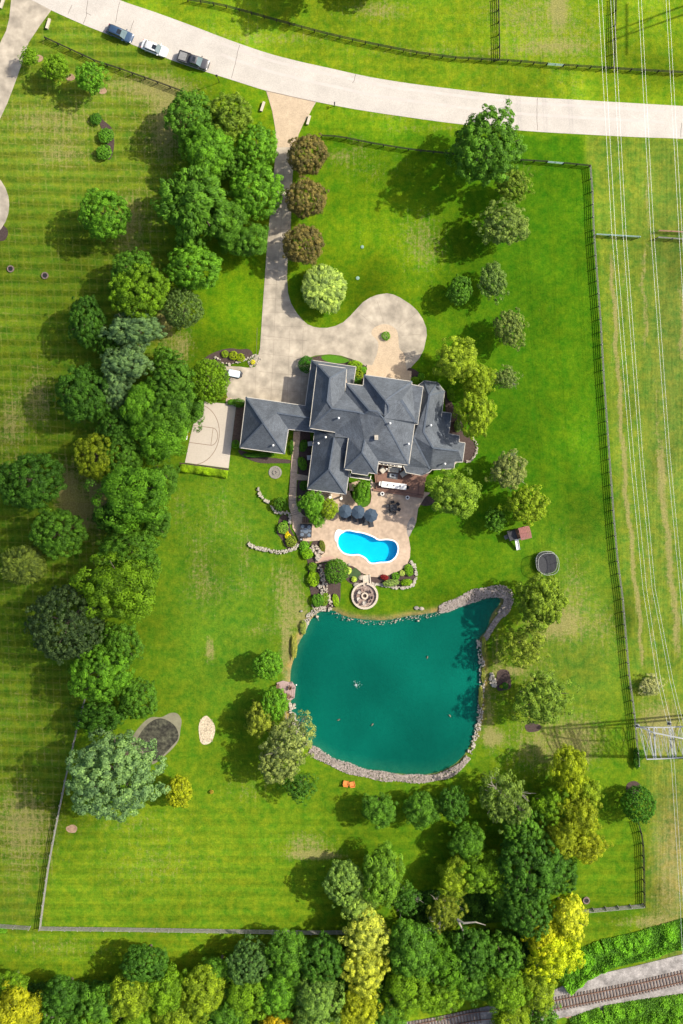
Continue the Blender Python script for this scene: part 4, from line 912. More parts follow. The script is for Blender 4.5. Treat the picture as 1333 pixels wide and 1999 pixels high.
# ------------------------------------------------------------------ vehicles
def loft(secs, n=12):
    """secs: (x, halfwidth, z0, z1, roundness)"""
    mb = MB(); vs = []
    for x, w_, z0, z1, r in secs:
        zc, hz = (z0+z1)/2, (z1-z0)/2
        for j in range(n):
            a = 2*PI*(j+.5)/n; ca, sa = math.cos(a), math.sin(a); e = 1-r
            vs.append((x, w_*math.copysign(abs(ca)**e, ca), zc+hz*math.copysign(abs(sa)**e, sa)))
    k = len(secs); fs = [(i*n+j, (i+1)*n+j, (i+1)*n+(j+1) % n, i*n+(j+1) % n) for i in range(k-1) for j in range(n)]
    fs += [tuple(range(n)), tuple(range((k-1)*n+n-1, (k-1)*n-1, -1))]
    mb.add(vs, fs); return mb
def car(px, py, ang, label, L, Wd, p, kind):
    t = empty('parked_car' if kind != 'truck' else 'pickup_truck', tuple(W(px, py, .8)), ang, label, 'car' if kind != 'truck' else 'pickup', 'vehicles parked along the road'); t.location.z = .035
    hl, hw = L/2, Wd/2
    zt = 1.02 if kind == 'truck' else .92
    bed = kind == 'truck'
    body = loft([(-hl, hw*.80, .38, zt*.86, .6), (-hl+.12, hw*.93, .3, zt*.98, .6), (-hl*.5, hw, .25, zt, .6), (0, hw, .25, zt, .6), (hl*.45, hw, .25, zt, .6), (hl*.78, hw*.96, .28, zt*.95, .6), (hl-.15, hw*.85, .33, zt*.82, .6), (hl, hw*.62, .4, zt*.7, .6)], 16)
    b = body.build('body', p, t, smooth=True)
    if bed:
        cx0, cx1 = -.35, 1.5; top = 1.72
        MB().box((-hl+1.15, 0, zt+.02), (1.9, Wd*.80, .05)).build('cargo_bed', M['char'], t)
        for s_ in (-1, 1): MB().box((-hl+1.15, s_*hw*.9, zt+.1), (2.05, .12, .2)).build('bed_side', p, t)
        MB().box((-hl+.1, 0, zt+.1), (.1, Wd*.85, .2)).build('tailgate', p, t)
        MB().box((-hl+.95, 0, zt+.16), (1.3, Wd*.7, .16)).build('bed_cover', M['grey'], t)
        cab = [(-.55, hw*.78, .8, 1.05, .5), (-.45, hw*.82, .8, top-.05, .55), (.0, hw*.80, .8, top, .55), (.75, hw*.78, .8, top-.03, .55), (1.5, hw*.86, .8, 1.05, .5)]
        ws_, rs_ = ((.80, top-.04), (1.52, 1.03)), ((-.45, top-.08), (-.58, 1.1)); sr = (.25, .0)
    else:
        top = 1.48 if kind == 'sedan' else 1.68
        xr = -hl+.25 if kind == 'suv' else -hl+.55
        cab = [(xr, hw*.75, .8, zt+.05, .5), (xr+.25, hw*.76, .8, top-.1, .55), (-.3, hw*.76, .8, top, .55), (.35, hw*.74, .8, top-.04, .55), (1.15, hw*.86, .8, zt+.03, .5)]
        ws_, rs_ = ((.42, top-.07), (1.18, zt+.03)), ((xr+.3, top-.1), (xr-.02, zt+.07)); sr = (.05, 0)
    loft(cab, 16).build('roof', p, t, smooth=True)
    for (x0, z0), (x1, z1), nm in ((*ws_, 'windscreen'), (*rs_, 'rear_window')):
        a_, b_ = (Vector((x0, 0, z0+.03)), Vector((x1, 0, z1+.03)))
        g = MB(); w0, w1 = hw*.68, hw*.80
        dn = Vector((0, 0, .02))
        vs = [(x0, -w0, z0+.035), (x0, w0, z0+.035), (x1, w1, z1+.035), (x1, -w1, z1+.035)]; vs += [(a, b, c-.03) for a, b, c in vs]
        g.add(vs, [(0, 1, 2, 3), (7, 6, 5, 4), (0, 4, 5, 1), (1, 5, 6, 2), (2, 6, 7, 3), (3, 7, 4, 0)]).build(nm, M['carglass'] if nm == 'windscreen' else M['glass'], t)
    for s_ in (-1, 1):
        MB().box(((cab[1][0]+ws_[1][0])/2-.1, s_*hw*.80, (zt+top)/2-.02), (ws_[1][0]-cab[1][0]-.6, .05, (top-zt)*.55), 0, s_*.25).build('side_window', M['glass'], t)
        MB().box((ws_[1][0]-.25, s_*(hw+.08), 1.0), (.16, .2, .12)).build('mirror', p, t)
        MB().box((hl-.22, s_*hw*.66, zt*.78), (.2, .36, .1), -s_*.4).build('headlight', M['white'], t)
        MB().box((-hl+.06, s_*hw*.7, zt*.85), (.08, .3, .14)).build('tail_light', M['redlight'], t)
        for x in (-hl*.62, hl*.62):
            wv = MB(); wv.v = []; ww = empty  # wheel
            q = MB()
            ring = []
            for y, r in ((-.11, .34), (.11, .34)):
                for j in range(18): ring.append((x+r*math.cos(2*PI*j/18), s_*(hw-.13)+y, .34+r*math.sin(2*PI*j/18)))
            q.add(ring, [(j, (j+1) % 18, (j+1) % 18+18, j+18) for j in range(18)]+[tuple(range(18)), tuple(range(35, 17, -1))])
            wo = q.build('wheel', M['rubber'], t)
            MB().box((x, s_*(hw-.01), .34), (.36, .02, .36), 0, 0, .78).build('rim', M['steel'], wo)
    MB().box((sr[0], 0, top+.0), (.75 if kind != 'truck' else .5, Wd*.42, .05)).build('sunroof', M['glass'], t)
    return t
M['carglass'] = mat('windscreen_glass', (.09, .14, .15), .1, .15, 2, .7); M['redlight'] = mat('red_lens', (.3, .02, .02), .3)
car(234, 65, iang(265, 118), 'dark blue estate car parked at the left of the row by the road', 4.85, 1.86, paint('blue_paint', (.035, .07, .13)), 'suv')
car(301.5, 94, iang(265, 102), 'white car with dark sunroof parked between the blue car and the pickup', 4.75, 1.86, paint('white_car_paint', (.80, .80, .78)), 'sedan')
car(377.5, 118, iang(335, 112), 'dark grey pickup truck parked at the right of the row by the road', 5.7, 1.95, paint('grey_paint', (.06, .06, .065)), 'truck')
gc = empty('golf_cart', tuple(W(457, 729, 1.8)), iang(30, 6), 'golf cart with a pale blue-white roof on the driveway by the garage', 'golf cart'); gc.location.z = .045
loft([(-1.2, .5, .25, .55, .5), (-.9, .58, .22, .7, .5), (.4, .58, .22, .6, .5), (1.0, .55, .25, .8, .5), (1.3, .42, .3, .6, .5)], 12).build('body', M['char'], gc, True)
loft([(-1.0, .5, 1.82, 1.9, .6), (-.8, .58, 1.82, 1.93, .6), (.8, .58, 1.82, 1.93, .6), (1.0, .52, 1.82, 1.9, .6)], 12).build('roof', mat('pale_roof', (.60, .70, .76), .4, .03), gc)
for sx in (-.85, .8):
    for sy in (-.5, .5): MB().tube([(sx, sy, .5), (sx, sy, 1.85)], .025, 6).build('post', M['black'], gc); MB().lathe((sx, sy, .0), [(.2, .02), (.2, .4)], 10).build('wheel', M['rubber'], gc)
MB().box((-.25, 0, .8), (.5, 1.0, .15)).box((-.5, 0, 1.05), (.12, 1.0, .4)).build('seat', M['cream'], gc)

# ------------------------------------------------------------------ playground things
tr_ = empty('trampoline', tuple(W(1067, 1098, .85)), .05, 'grey trampoline with a see-through safety net on the right lawn', 'trampoline'); tr_.location.z = 0
def sring(r, z, rad, nm, m, sy=1.05, ofs=(0, 0)):
    pts = []
    for k in range(33):
        a = 2*PI*k/32; e = .78; pts.append((ofs[0]+r*math.copysign(abs(math.cos(a))**e, math.cos(a)), ofs[1]+r*sy*math.copysign(abs(math.sin(a))**e, math.sin(a)), z))
    return MB().tube(pts, rad, 6, False).build(nm, m, tr_)
sring(1.85, .85, .05, 'frame', M['steel']); sring(1.80, 2.5, .04, 'top_ring', M['steel'])
matm = MB(); k_ = 32; vs = []
for k in range(32):
    a = 2*PI*k/32; vs.append((1.75*math.copysign(abs(math.cos(a))**.78, math.cos(a)), 1.84*math.copysign(abs(math.sin(a))**.78, math.sin(a)), .84))
matm.add(vs, [tuple(range(32))]).build('jumping_mat', M['char'], tr_)
nm_ = bpy.data.materials.new('net'); nm_.use_nodes = True; n = nm_.node_tree.nodes; l = nm_.node_tree.links
t1 = n.new('ShaderNodeBsdfTransparent'); mx = n.new('ShaderNodeMixShader'); mx.inputs[0].default_value = .3; n['Principled BSDF'].inputs['Base Color'].default_value = (.08, .08, .08, 1)
l.new(t1.outputs[0], mx.inputs[1]); l.new(n['Principled BSDF'].outputs[0], mx.inputs[2]); l.new(mx.outputs[0], n['Material Output'].inputs[0])
net = MB(); net.v = [(x, y, .86) for x, y, z in vs]+[(x, y, 2.5) for x, y, z in vs]; net.f = [(i, (i+1) % 32, (i+1) % 32+32, i+32) for i in range(32)]; net.build('safety_net', nm_, tr_)
for k in range(0, 32, 4): MB().tube([(vs[k][0]*1.05, vs[k][1]*1.05, 0), (vs[k][0]*1.05, vs[k][1]*1.05, 2.5)], .03, 6).build('leg', M['steel'], tr_)
MB().tube([(-1.85, .4, 0), (-1.7, .4, .85)], .03).tube([(-1.85, .75, 0), (-1.7, .75, .85)], .03).build('ladder', M['white'], tr_)
pg = empty('playset', tuple(W(1012, 1042, 1.5)), iang(16, -4), 'wooden climbing tower with red roof and a white slide under the tree', 'playground'); pg.location.z = 0
for sx in (-.9, .9):
    for sy in (-.75, .75): MB().box((sx*.9+.6, sy, 1.2), (.12, .12, 2.4)).build('post', M['brown'], pg)
MB().box((.6, 0, 1.2), (2.0, 1.7, .1)).build('platform', M['brown'], pg)
rf = MB()
for k in range(7): rf.box((.15+k*.28, -.45, 2.75), (.24, 1.3, .05), 0, .45)
for k in range(7): rf.box((.15+k*.28, .65, 2.75), (.24, 1.1, .05), 0, -.45)
rf.build('roof', M['redroof'], pg)
MB().box((-1.1, 0, 1.3), (1.5, 1.7, .08)).box((-1.1, 0, 1.7), (1.4, 1.5, .06), .1).build('dark_awning', M['char'], pg)
MB().box((-2.0, -.2, .6), (.9, .7, .08), .1, 0, .3).build('ramp', M['grey'], pg)
sl_ = MB(); sl_.box((-.55, -1.9, .75), (.55, 2.3, .06), 0, .45); sl_.box((-.27, -1.9, .85), (.06, 2.3, .16), 0, .45); sl_.box((-.83, -1.9, .85), (.06, 2.3, .16), 0, .45); sl_.build('slide', M['white'], pg)
MB().box((.3, -.95, 1.25), (1.4, .12, .5)).build('guard_rail', M['white'], pg)

# dock with chairs
dk = empty('dock', tuple(W(560, 1347)), 0, 'pinkish wooden dock platform on the left shore of the pond', 'dock')
dpts = [(540, 1333), (552, 1329), (564, 1332), (570, 1331), (577, 1341), (575, 1362), (568, 1367), (556, 1365), (548, 1360), (543, 1346)]
par(MB().prism([W(*p, .3)[:2] for p in dpts], .15, .3).build('decking', M['pinkdeck']), dk)
bm_ = MB()
for k in range(9): bm_.bar(W(543+k*3.6, 1334+k*.3, .31), W(546+k*3.4, 1358+k*.8, .31), .03, .02)
par(bm_.build('board_gaps', M['brown']), dk)
for x, y in ((571, 1333), (576, 1343), (574, 1361), (563, 1366)): par(MB().tube([W(x, y, -1.8), W(x, y, .9)], .08, 8).build('post', M['pinkdeck']), dk)
for k, (x, y, a, s_) in enumerate(((543, 1338, .2, 'left edge'), (566, 1341, 2.5, 'upper right part'), (558, 1355, 1.5, 'lower left part'), (565, 1358, .9, 'lower right part'))):
    CH(x, y, .3, a, 'dark brown chair on the %s of the pond dock' % s_, M['brown'], M['brown'], .5, nm='dock_chair', group='chairs on the dock')
q = empty('side_table', tuple(W(553.5, 1349.5, .3)), .4, 'tiny dark table between the chairs of the pond dock', 'table'); MB().box((0, 0, .4), (.4, .35, .04)).build('tabletop', M['brown'], q); MB().tube([(0, 0, 0), (0, 0, .4)], .05).build('leg', M['brown'], q)
q = empty('buoy', tuple(W(578, 1337, -.2)), 0, 'small white float beside the tip of the pond dock', 'buoy'); MB().blob((0, 0, .05), (.14, .14, .14), 1, 2, 0).build('float', M['white'], q); MB().tube([(0, 0, .1), (0, 0, .3)], .015).build('stem', M['black'], q)
for k, (x, y) in enumerate(((675, 1527), (687.5, 1528.5))):
    CH(x, y, 0, R(80+20*k), '%s of the two orange chairs on the grass below the pond' % ('left', 'right')[k], M['orange'], M['orange'], .85, nm='garden_chair', group='orange lawn chairs', hb=.9)
# fountain and ducks
q = empty('fountain', tuple(W(695, 1336, -.2)), 0, 'small bubbling fountain jet in the middle of the pond', 'fountain'); fm = MB()
rd = random.Random(5)
for k in range(46):
    r = abs(rd.gauss(0, .32)); a = rd.uniform(0, 6.3); fm.blob((r*math.cos(a), r*math.sin(a), max(.02, .45-r*.8)+rd.uniform(0, .1)), (.035, .035, .05), k, 0, .2)
fm.build('spray', mat('white_water', (.8, .85, .85), .3, .05), q); MB().lathe((0, 0, -.1), [(.2, 0), (.2, .1), (.05, .14)], 10).build('nozzle', M['black'], q)
for k, (x, y, a, s_) in enumerate(((661, 1405, .5, 'lower left part'), (834, 1283, 1.4, 'upper right part'), (878, 1397, 2.2, 'right side'), (727, 1414, 4, 'lower middle'))):
    q = empty('duck', tuple(W(x, y, -.2)), a, 'small duck swimming in the %s of the pond' % s_, 'duck', 'ducks on the pond')
    b = MB(); b.blob((0, 0, .06), (.22, .12, .1), 2, 2, .0); b.blob((.2, 0, .22), (.07, .06, .06), 3, 2, 0); b.tube([(.13, 0, .1), (.19, 0, .2)], [.05, .04], 8); b.add([(.26, -.03, .21), (.26, .03, .21), (.35, 0, .2), (.27, 0, .24)], [(0, 1, 2), (0, 3, 1), (0, 2, 3), (1, 3, 2)]); b.add([(-.18, -.05, .08), (-.18, .05, .08), (-.32, 0, .14)], [(0, 1, 2)]); b.build('body', M['duck'], q, True)

# railway
TR = smooth([(780, 2012), (860, 1996), (930, 1982), (1010, 1974), (1090, 1958), (1150, 1946), (1220, 1932), (1290, 1916), (1340, 1904), (1400, 1890)], False, 6)
TP = [W(*p) for p in TR]; rt_ = empty('railway_track', tuple(TP[0]), 0, 'rusty railway track on dark sleepers crossing the bottom right corner', 'railway'); T0 = TP[0].copy()
for s_ in (-.72, .72):
    pts = []
    for i, p in enumerate(TP):
        d = (TP[min(i+1, len(TP)-1)]-TP[max(i-1, 0)]).normalized(); pts.append(p+Vector((-d.y, d.x, 0))*s_+Vector((0, 0, .33))-T0)
    mb = MB()
    for a_, b_ in zip(pts[:-1], pts[1:]): mb.bar(a_, b_, .09, .15)
    mb.build('rail', M['rust'], rt_)
Ls = [0]
for a_, b_ in zip(TP[:-1], TP[1:]): Ls.append(Ls[-1]+(b_-a_).length)
first = None; d = 0; cnt = 0; seg = [(2.0, 14.5), (26.5, Ls[-1])]
for s0, s1 in seg:
    d = s0
    while d < s1 and cnt < 99:
        j = max(0, min(len(TP)-2, int(np.searchsorted(Ls, d)-1))); t = (d-Ls[j])/(Ls[j+1]-Ls[j]); p = TP[j].lerp(TP[j+1], t)-T0; dd = TP[j+1]-TP[j]
        if first is None: first = MB().box((0, 0, .2), (.24, 2.5, .14)).build('sleeper', M['sleeper'], rt_); c = first
        else: c = first.copy(); col.objects.link(c); c.parent = rt_
        c.location = p; c.rotation_euler = (0, 0, math.atan2(dd.y, dd.x)+random.Random(cnt).uniform(-.02, .02)); d += .56; cnt += 1

# rocks
def rocks(name, path, width, count, size, m, seed, label, cat='rocks', z=.05, kind='stuff', flat=.6):
    rd = random.Random(seed); mb = MB(); q = smooth(path, False, 6); P = [W(*p) for p in q]; L = [0]
    for a_, b_ in zip(P[:-1], P[1:]): L.append(L[-1]+(b_-a_).length)
    for i in range(count):
        d = rd.uniform(0, L[-1]); j = max(0, min(len(P)-2, int(np.searchsorted(L, d)-1))); t = (d-L[j])/(L[j+1]-L[j]); p = P[j].lerp(P[j+1], t); dd = (P[j+1]-P[j]).normalized()
        wdt = width(d/L[-1]) if callable(width) else width
        o_ = rd.uniform(-.5, .5)*wdt; p = p+Vector((-dd.y, dd.x, 0))*o_
        s_ = size*rd.uniform(.55, 1.35); c = (p.x, p.y, z+rd.uniform(0, .12)); bm = []
        # a rough faceted stone: jittered box
        vs = []; ax = (s_*rd.uniform(.7, 1.3), s_*rd.uniform(.7, 1.2), s_*flat); a0 = rd.uniform(0, 3)
        for zz in (-1, 1):
            for k in range(5):
                a = a0+2*PI*k/5+rd.uniform(-.3, .3); r_ = .5*(1 if zz < 0 else .72); vs.append((c[0]+ax[0]*r_*math.cos(a), c[1]+ax[1]*r_*math.sin(a), c[2]+ax[2]*.5*zz*rd.uniform(.7, 1.1)))
        mb.add(vs, [(4, 3, 2, 1, 0), (5, 6, 7, 8, 9)]+[(k, (k+1) % 5, (k+1) % 5+5, k+5) for k in range(5)])
    o = mb.build(name, m); tag(o, label, cat, None, kind); return o
rocks('rock_bank', [(858, 1190), (890, 1178), (925, 1163), (955, 1156), (982, 1155), (993, 1168), (985, 1190), (968, 1212), (955, 1232), (946, 1248)], lambda t: 1.0+1.1*math.sin(min(1, t*1.3)*PI)**.5+.2*math.sin(t*27) if t < .76 else .9, 4200, .21, M['riprap'], 1, 'band of pale broken rock on the upper right bank of the pond')
rocks('rock_bank', [(606, 1462), (628, 1476), (660, 1492), (710, 1508), (764, 1517), (822, 1520), (862, 1515), (893, 1500), (914, 1478)], lambda t: 1.7-.7*abs(t-.2)+.25*math.sin(t*31), 4000, .21, M['riprap'], 2, 'band of pale broken rock along the lower bank of the pond')
rocks('rock_bank', [(916, 1470), (927, 1440), (936, 1405), (938, 1370), (942, 1320), (938, 1280), (936, 1250)], 1.0, 330, .33, M['stone'], 3, 'loose pale boulders along the right bank of the pond')
rocks('rock_bank', [(590, 1236), (597, 1215), (606, 1200), (622, 1188), (636, 1188)], .95, 320, .27, M['stone'], 4, 'pale rocks at the upper left corner of the pond')
rocks('rock_bank', [(648, 1196), (674, 1208), (710, 1214), (755, 1215), (800, 1207), (845, 1200), (862, 1192)], .8, 150, .18, M['boulder'], 5, 'small scattered stones along the upper bank of the pond')
rocks('rock_bank', [(570, 1372), (572, 1400), (584, 1430), (600, 1455)], 1.0, 120, .4, M['stone'], 6, 'stones along the left bank of the pond below the dock')
rocks('stone_wall', [(504, 952), (508, 965), (520, 978), (530, 988), (535, 997), (545, 1000), (560, 1000), (565, 1001)], .35, 60, .5, M['stone'], 7, 'upper curved row of pale limestone blocks on the slope left of the walk', 'wall', .2, None, .8)
rocks('stone_wall', [(565, 1001), (566, 1012), (566, 1022)], .3, 18, .5, M['stone'], 8, 'short straight row of white blocks beside the hot tub walk', 'wall', .2, None, .8)
rocks('stone_wall', [(485, 1060), (500, 1069), (520, 1073), (545, 1078), (562, 1075), (575, 1069), (582, 1060)], .55, 190, .36, M['stone'], 9, 'long curved dry stone wall below the hot tub, ending in the lawn', 'wall', .2, None, .9)
rocks('stone_edging', [(416, 694), (440, 710), (458, 709), (472, 704), (482, 700), (490, 698), (500, 692)], .3, 46, .36, M['stone'], 10, 'white stone edging of the bed with three yellow-green bushes', 'edging', .12, None)
rocks('stone_edging', [(726, 1140), (740, 1141), (770, 1146), (790, 1147), (806, 1141), (812, 1124), (808, 1104), (800, 1096)], .4, 200, .40, M['stone'], 11, 'white stone edging round the bed with the red bush', 'edging', .12, None)
rocks('stone_edging', [(906, 903), (920, 897), (929, 884), (930, 868), (922, 852)], .3, 70, .28, M['stone'], 12, 'white stone edging round the mulch bed east of the house', 'edging', .12, None)
rocks('boulder_pile', [(610, 1065), (618, 1074), (626, 1084), (618, 1090)], 1.1, 40, .6, M['boulder'], 13, 'tan boulders of the small waterfall beside the pool deck', 'rocks', .3, None, .9)
rocks('boulder_pile', [(622, 1100), (628, 1120), (633, 1140), (640, 1160), (646, 1178), (642, 1192)], .7, 90, .42, M['boulder'], 14, 'left line of boulders along the stream bed running to the pond', 'rocks', .2, None, .8)
rocks('boulder_pile', [(606, 1104), (612, 1120), (618, 1134), (628, 1150), (630, 1170)], .6, 70, .36, M['stone'], 15, 'pale stones beside the stream bed behind the yellow-green bushes', 'rocks', .2, None, .8)
rocks('gravel_patch', [(486, 712), (496, 706), (506, 697)], 1.1, 260, .22, M['stone'], 16, 'patch of white pebbles at the corner of the driveway', 'gravel', .03)
rocks('rock_slab', [(962, 1315), (961, 1328), (965, 1340)], .9, 26, .7, M['stone'], 17, 'pale flat rocks at the left of the small dark shore bed', 'rocks', .1, None, .5)
rocks('sand_stones', [(403, 1402), (403, 1448)], 2.2, 150, .12, M['sand'], 18, 'loose white pebbles inside the oval sand patch', 'gravel', .05)
for k, (x, y, s_, a, lb) in enumerate(((813, 1187, .9, 0, 'left flat pinkish rock at the upper shore of the pond'), (823, 1188, .9, .5, 'right flat pinkish rock at the upper shore of the pond'), (696, 1142, 1.3, .5, 'long pale boulder under the practice green'), (706, 1128, 1.2, -1, 'grey boulder slab left of the garden steps'), (588, 1193, .5, 0, 'single white rock on the lawn at the left corner of the pond'), (619, 1204, .6, 1, 'pale boulder standing in the upper left corner of the pond'), (604, 1210, .4, 1, 'small boulder in the water near the white branch'), (816, 1212, .5, 0, 'lone white stone in the water at the upper shore'), (681, 1102, .6, 0, 'pale boulder beside the hydrangea near the garden bed'))):
    tag(MB().blob(W(x, y, .15), (s_*.5, s_*.36, .22), k, 2, .12).build('boulder', M['boulder'] if k % 2 else M['slate_slab']), lb, 'rock', 'single boulders')
br = tag(MB().tube([W(608, 1180, .2), W(613, 1190, .5), W(618, 1202, .1), W(622, 1212, 0)], [.06, .08, .07, .03], 7).build('driftwood', M['deadwood']), 'bleached white branch hanging over the pond corner', 'branch')
# entrance stones, mailbox, lamp
for k, (a_, b_, lb) in enumerate((((510, 218), (516, 200), 'stone entrance bar left of the driveway mouth'), ((600, 244), (605, 227), 'stone entrance bar right of the driveway mouth'), ((92, 57), (98, 38), 'white stone bar beside the left drive'), ((2, 17), (9, -4), 'white stone bar in the top left corner'))):
    e = empty('stone_marker', tuple(W(*a_)), 0, lb, 'marker', 'low stone entrance walls'); A_, B_ = W(*a_), W(*b_); v = B_-A_
    MB().bar((0, 0, .2), tuple(v+Vector((0, 0, .2))), .36, .5).build('wall', M['stone'], e); MB().bar((0, 0, .48), tuple(v+Vector((0, 0, .48))), .44, .08).build('cap', M['capstone'], e)
mbx = empty('mailbox', tuple(W(653, 207)), 0, 'black mailbox on a post beside the road, right of the drive', 'mailbox')
MB().box((0, 0, .55), (.1, .1, 1.1)).build('post', M['black'], mbx); MB().box((0, .1, 1.2), (.2, .5, .24)).build('box', M['black'], mbx)
lp_ = empty('street_lamp', tuple(W(428, 161)), 0, 'thin black lamp post beside the road below the pickup', 'lamp post')
MB().tube([(0, 0, 0), (0, 0, 3.4)], [.06, .045], 8).build('post', M['black'], lp_); MB().lathe((0, 0, 3.4), [(.1, 0), (.2, .25), (.22, .3), (.05, .5)], 8).build('lantern', M['black'], lp_)
for k, (x, y, r_, lb) in enumerate(((707, 482, 4, 'upper pale round septic cover in the lawn east of the drive'), (698, 543, 4.5, 'lower pale round septic cover in the lawn east of the drive'))):
    e = empty('access_cover', tuple(W(x, y)), 0, lb, 'cover', 'septic covers'); MB().lathe((0, 0, 0), [(r_*S*.8, 0), (r_*S*.8, .1), (r_*S*.6, .13)], 16).build('lid', mat('pale_green_lid', (.18, .30, .22), .6, .1), e); MB().lathe((0, 0, 0), [(.06, .1), (.06, .18)], 8).build('handle', M['steel'], e)
for k, (x, y, lb) in enumerate(((21, 525, 'left of the two round stone planters on the left lawn'), (88, 538, 'right of the two round stone planters on the left lawn'), (1144, 1757, 'stone ring round a stump by the short bottom right fence'))):
    e = empty('ring_planter', tuple(W(x, y)), 0, lb, 'planter', 'stone ring planters'); ringm(.42, .62, 0, .25, 12).build('ring', mat('ring_stone', (.2, .15, .13), .9, .3, 6), e); MB().lathe((0, 0, 0), [(.42, 0), (.42, .15)], 12).build('soil', M['black'], e)
e = empty('stone_circle', tuple(W(537, 922)), 0, 'round grey stone circle with a central ring on the lawn below the garage', 'stone circle')
ringm(.85, 1.1, 0, .12, 16).build('outer_ring', M['slate_slab'], e); ringm(.25, .45, 0, .2, 8).build('inner_ring', M['slate_slab'], e)
hp = empty('basketball_hoop', tuple(W(368, 846)), iang(1, .13), 'basketball hoop at the left edge of the pale court, under the tree', 'hoop')
MB().tube([(-.6, 0, 0), (-.6, 0, 3.3), (0, 0, 3.4)], .08, 8).build('post', M['black'], hp); MB().box((.3, 0, 3.4), (.05, 1.8, 1.05)).build('backboard', M['white'], hp)
MB().tube([(.55+.23*math.cos(t), .23*math.sin(t), 3.05) for t in np.linspace(0, 6.283, 17)], .015, 5).build('rim', M['orange'], hp)
# ------------------------------------------------------------------ foliage prototypes (unit horizontal radius)
def crown_mesh(name, seed, nc, rc, per, ls, zr=.8, irr=.18, lobes=9, up=.45, inner=.18, lk=.10, elong=1.0, radial=False, cv=.5, jag=.0, bottom=-.45):
    rs = np.random.RandomState(seed)
    def rdir(n): v = rs.normal(size=(n, 3)); return v/np.linalg.norm(v, axis=1)[:, None]
    d = rdir(nc*4); d = d[d[:, 2] > bottom][:nc]; nc = len(d)
    # spread the clumps evenly
    for _ in range(6):
        df = d[:, None]-d[None]; q = (df**2).sum(2)+1e-3; f = (df/(q**1.5)[..., None]).sum(1); d = d+.006*f/nc*40; d /= np.linalg.norm(d, axis=1)[:, None]; d[:, 2] = np.maximum(d[:, 2], bottom-.1)
    lb = rdir(lobes); amp = rs.uniform(.5, 1, lobes); lo = np.max(np.exp(-((1-d@lb.T)/lk))*amp, axis=1)
    f = 1-irr+irr*lo*1.3+rs.uniform(-jag, jag, nc)
    u = np.where(rs.uniform(size=nc) < inner, rs.uniform(.45, .8, nc), rs.uniform(.84, 1.0, nc))
    rcl = rc*rs.uniform(.65, 1.35, nc); C = d*(f*u*(1-rc*.6))[:, None]; C[:, 2] *= zr
    ctint = rs.uniform(size=nc)
    n = nc*per; idx = np.repeat(np.arange(nc), per); dd = rdir(n)+up*np.array([0, 0, 1])+.7*d[idx]; dd /= np.linalg.norm(dd, axis=1)[:, None]
    P = C[idx]+dd*(rcl[idx]*rs.uniform(.7, 1.05, n))[:, None]
    N = dd*1.0+rs.normal(size=(n, 3))*.30+np.array([0, 0, .1]); N /= np.linalg.norm(N, axis=1)[:, None]
    if radial:
        t = d[idx]*np.array([1, 1, .1])+rs.normal(size=(n, 3))*.25; t[:, 2] -= .35
    else: t = rs.normal(size=(n, 3))
    t -= (t*N).sum(1)[:, None]*N; t /= np.linalg.norm(t, axis=1)[:, None]; b = np.cross(N, t)
    s = ls*rs.uniform(.6, 1.4, n)[:, None]; a = s*elong; w_ = s*.62
    bend = N*s*.25
    V = np.stack([P-t*a, P+b*w_-bend*0, P+t*a-bend, P-b*w_], 1).reshape(-1, 3)
    F = np.arange(4*n, dtype=np.int32); v = np.clip(cv*ctint[idx]+(1-cv)*rs.uniform(size=n), 0, 1)
    me = bpy.data.meshes.new(name); me.vertices.add(4*n); me.vertices.foreach_set('co', V.ravel()); me.loops.add(4*n); me.loops.foreach_set('vertex_index', F)
    me.polygons.add(n); me.polygons.foreach_set('loop_start', np.arange(0, 4*n, 4, dtype=np.int32)); me.update(calc_edges=True)
    at = me.attributes.new('v', 'FLOAT', 'POINT'); at.data.foreach_set('value', np.repeat(v, 4))
    me.materials.append(M['leaf']); return me
PR = {}
def proto(k, **kw):
    PR[k] = [crown_mesh('crown_'+k, kw.get('seed', 1)*10+i, **{a: b for a, b in kw.items() if a not in ('seed', 'n')}) for i in range(kw.get('n', 2))]
proto('round', seed=1, n=3, nc=300, rc=.108, per=76, ls=.0245, zr=.80, irr=.22, lobes=30, lk=.05, jag=.09)
proto('lobed', seed=2, n=3, nc=160, rc=.16, per=125, ls=.025, zr=.78, irr=.36, lobes=22, lk=.06, jag=.11)
proto('dense', seed=3, n=2, nc=460, rc=.078, per=36, ls=.025, zr=.80, irr=.10, lobes=30, lk=.04, jag=.03, up=.2)
proto('feather', seed=4, n=3, nc=230, rc=.115, per=48, ls=.026, zr=.8, irr=.34, lobes=18, lk=.08, jag=.12, elong=1.5, inner=.35, cv=.4)
proto('open', seed=5, n=3, nc=170, rc=.12, per=40, ls=.026, zr=.9, irr=.42, lobes=14, lk=.10, jag=.17, elong=1.4, inner=.4, cv=.4)
proto('willow', seed=6, n=1, nc=260, rc=.12, per=44, ls=.026, zr=.7, irr=.2, lobes=16, elong=2.8, radial=True, cv=.6)
proto('spruce', seed=7, n=2, nc=330, rc=.10, per=50, ls=.023, zr=.95, irr=.40, lobes=24, lk=.04, elong=1.9, radial=True, jag=.08)
proto('big', seed=8, n=2, nc=420, rc=.09, per=60, ls=.022, zr=.85, irr=.32, lobes=26, lk=.05, jag=.09, inner=.25)
proto('tall', seed=9, n=3, nc=230, rc=.122, per=85, ls=.0235, zr=1.05, irr=.44, lobes=16, lk=.07, jag=.11, inner=.3)
proto('shrub', seed=11, n=2, nc=110, rc=.16, per=46, ls=.05, zr=.8, irr=.12, lobes=8, up=.3, bottom=-.2)
proto('ball', seed=12, n=1, nc=150, rc=.12, per=34, ls=.045, zr=.85, irr=.02, lobes=8, up=.1, bottom=-.3)
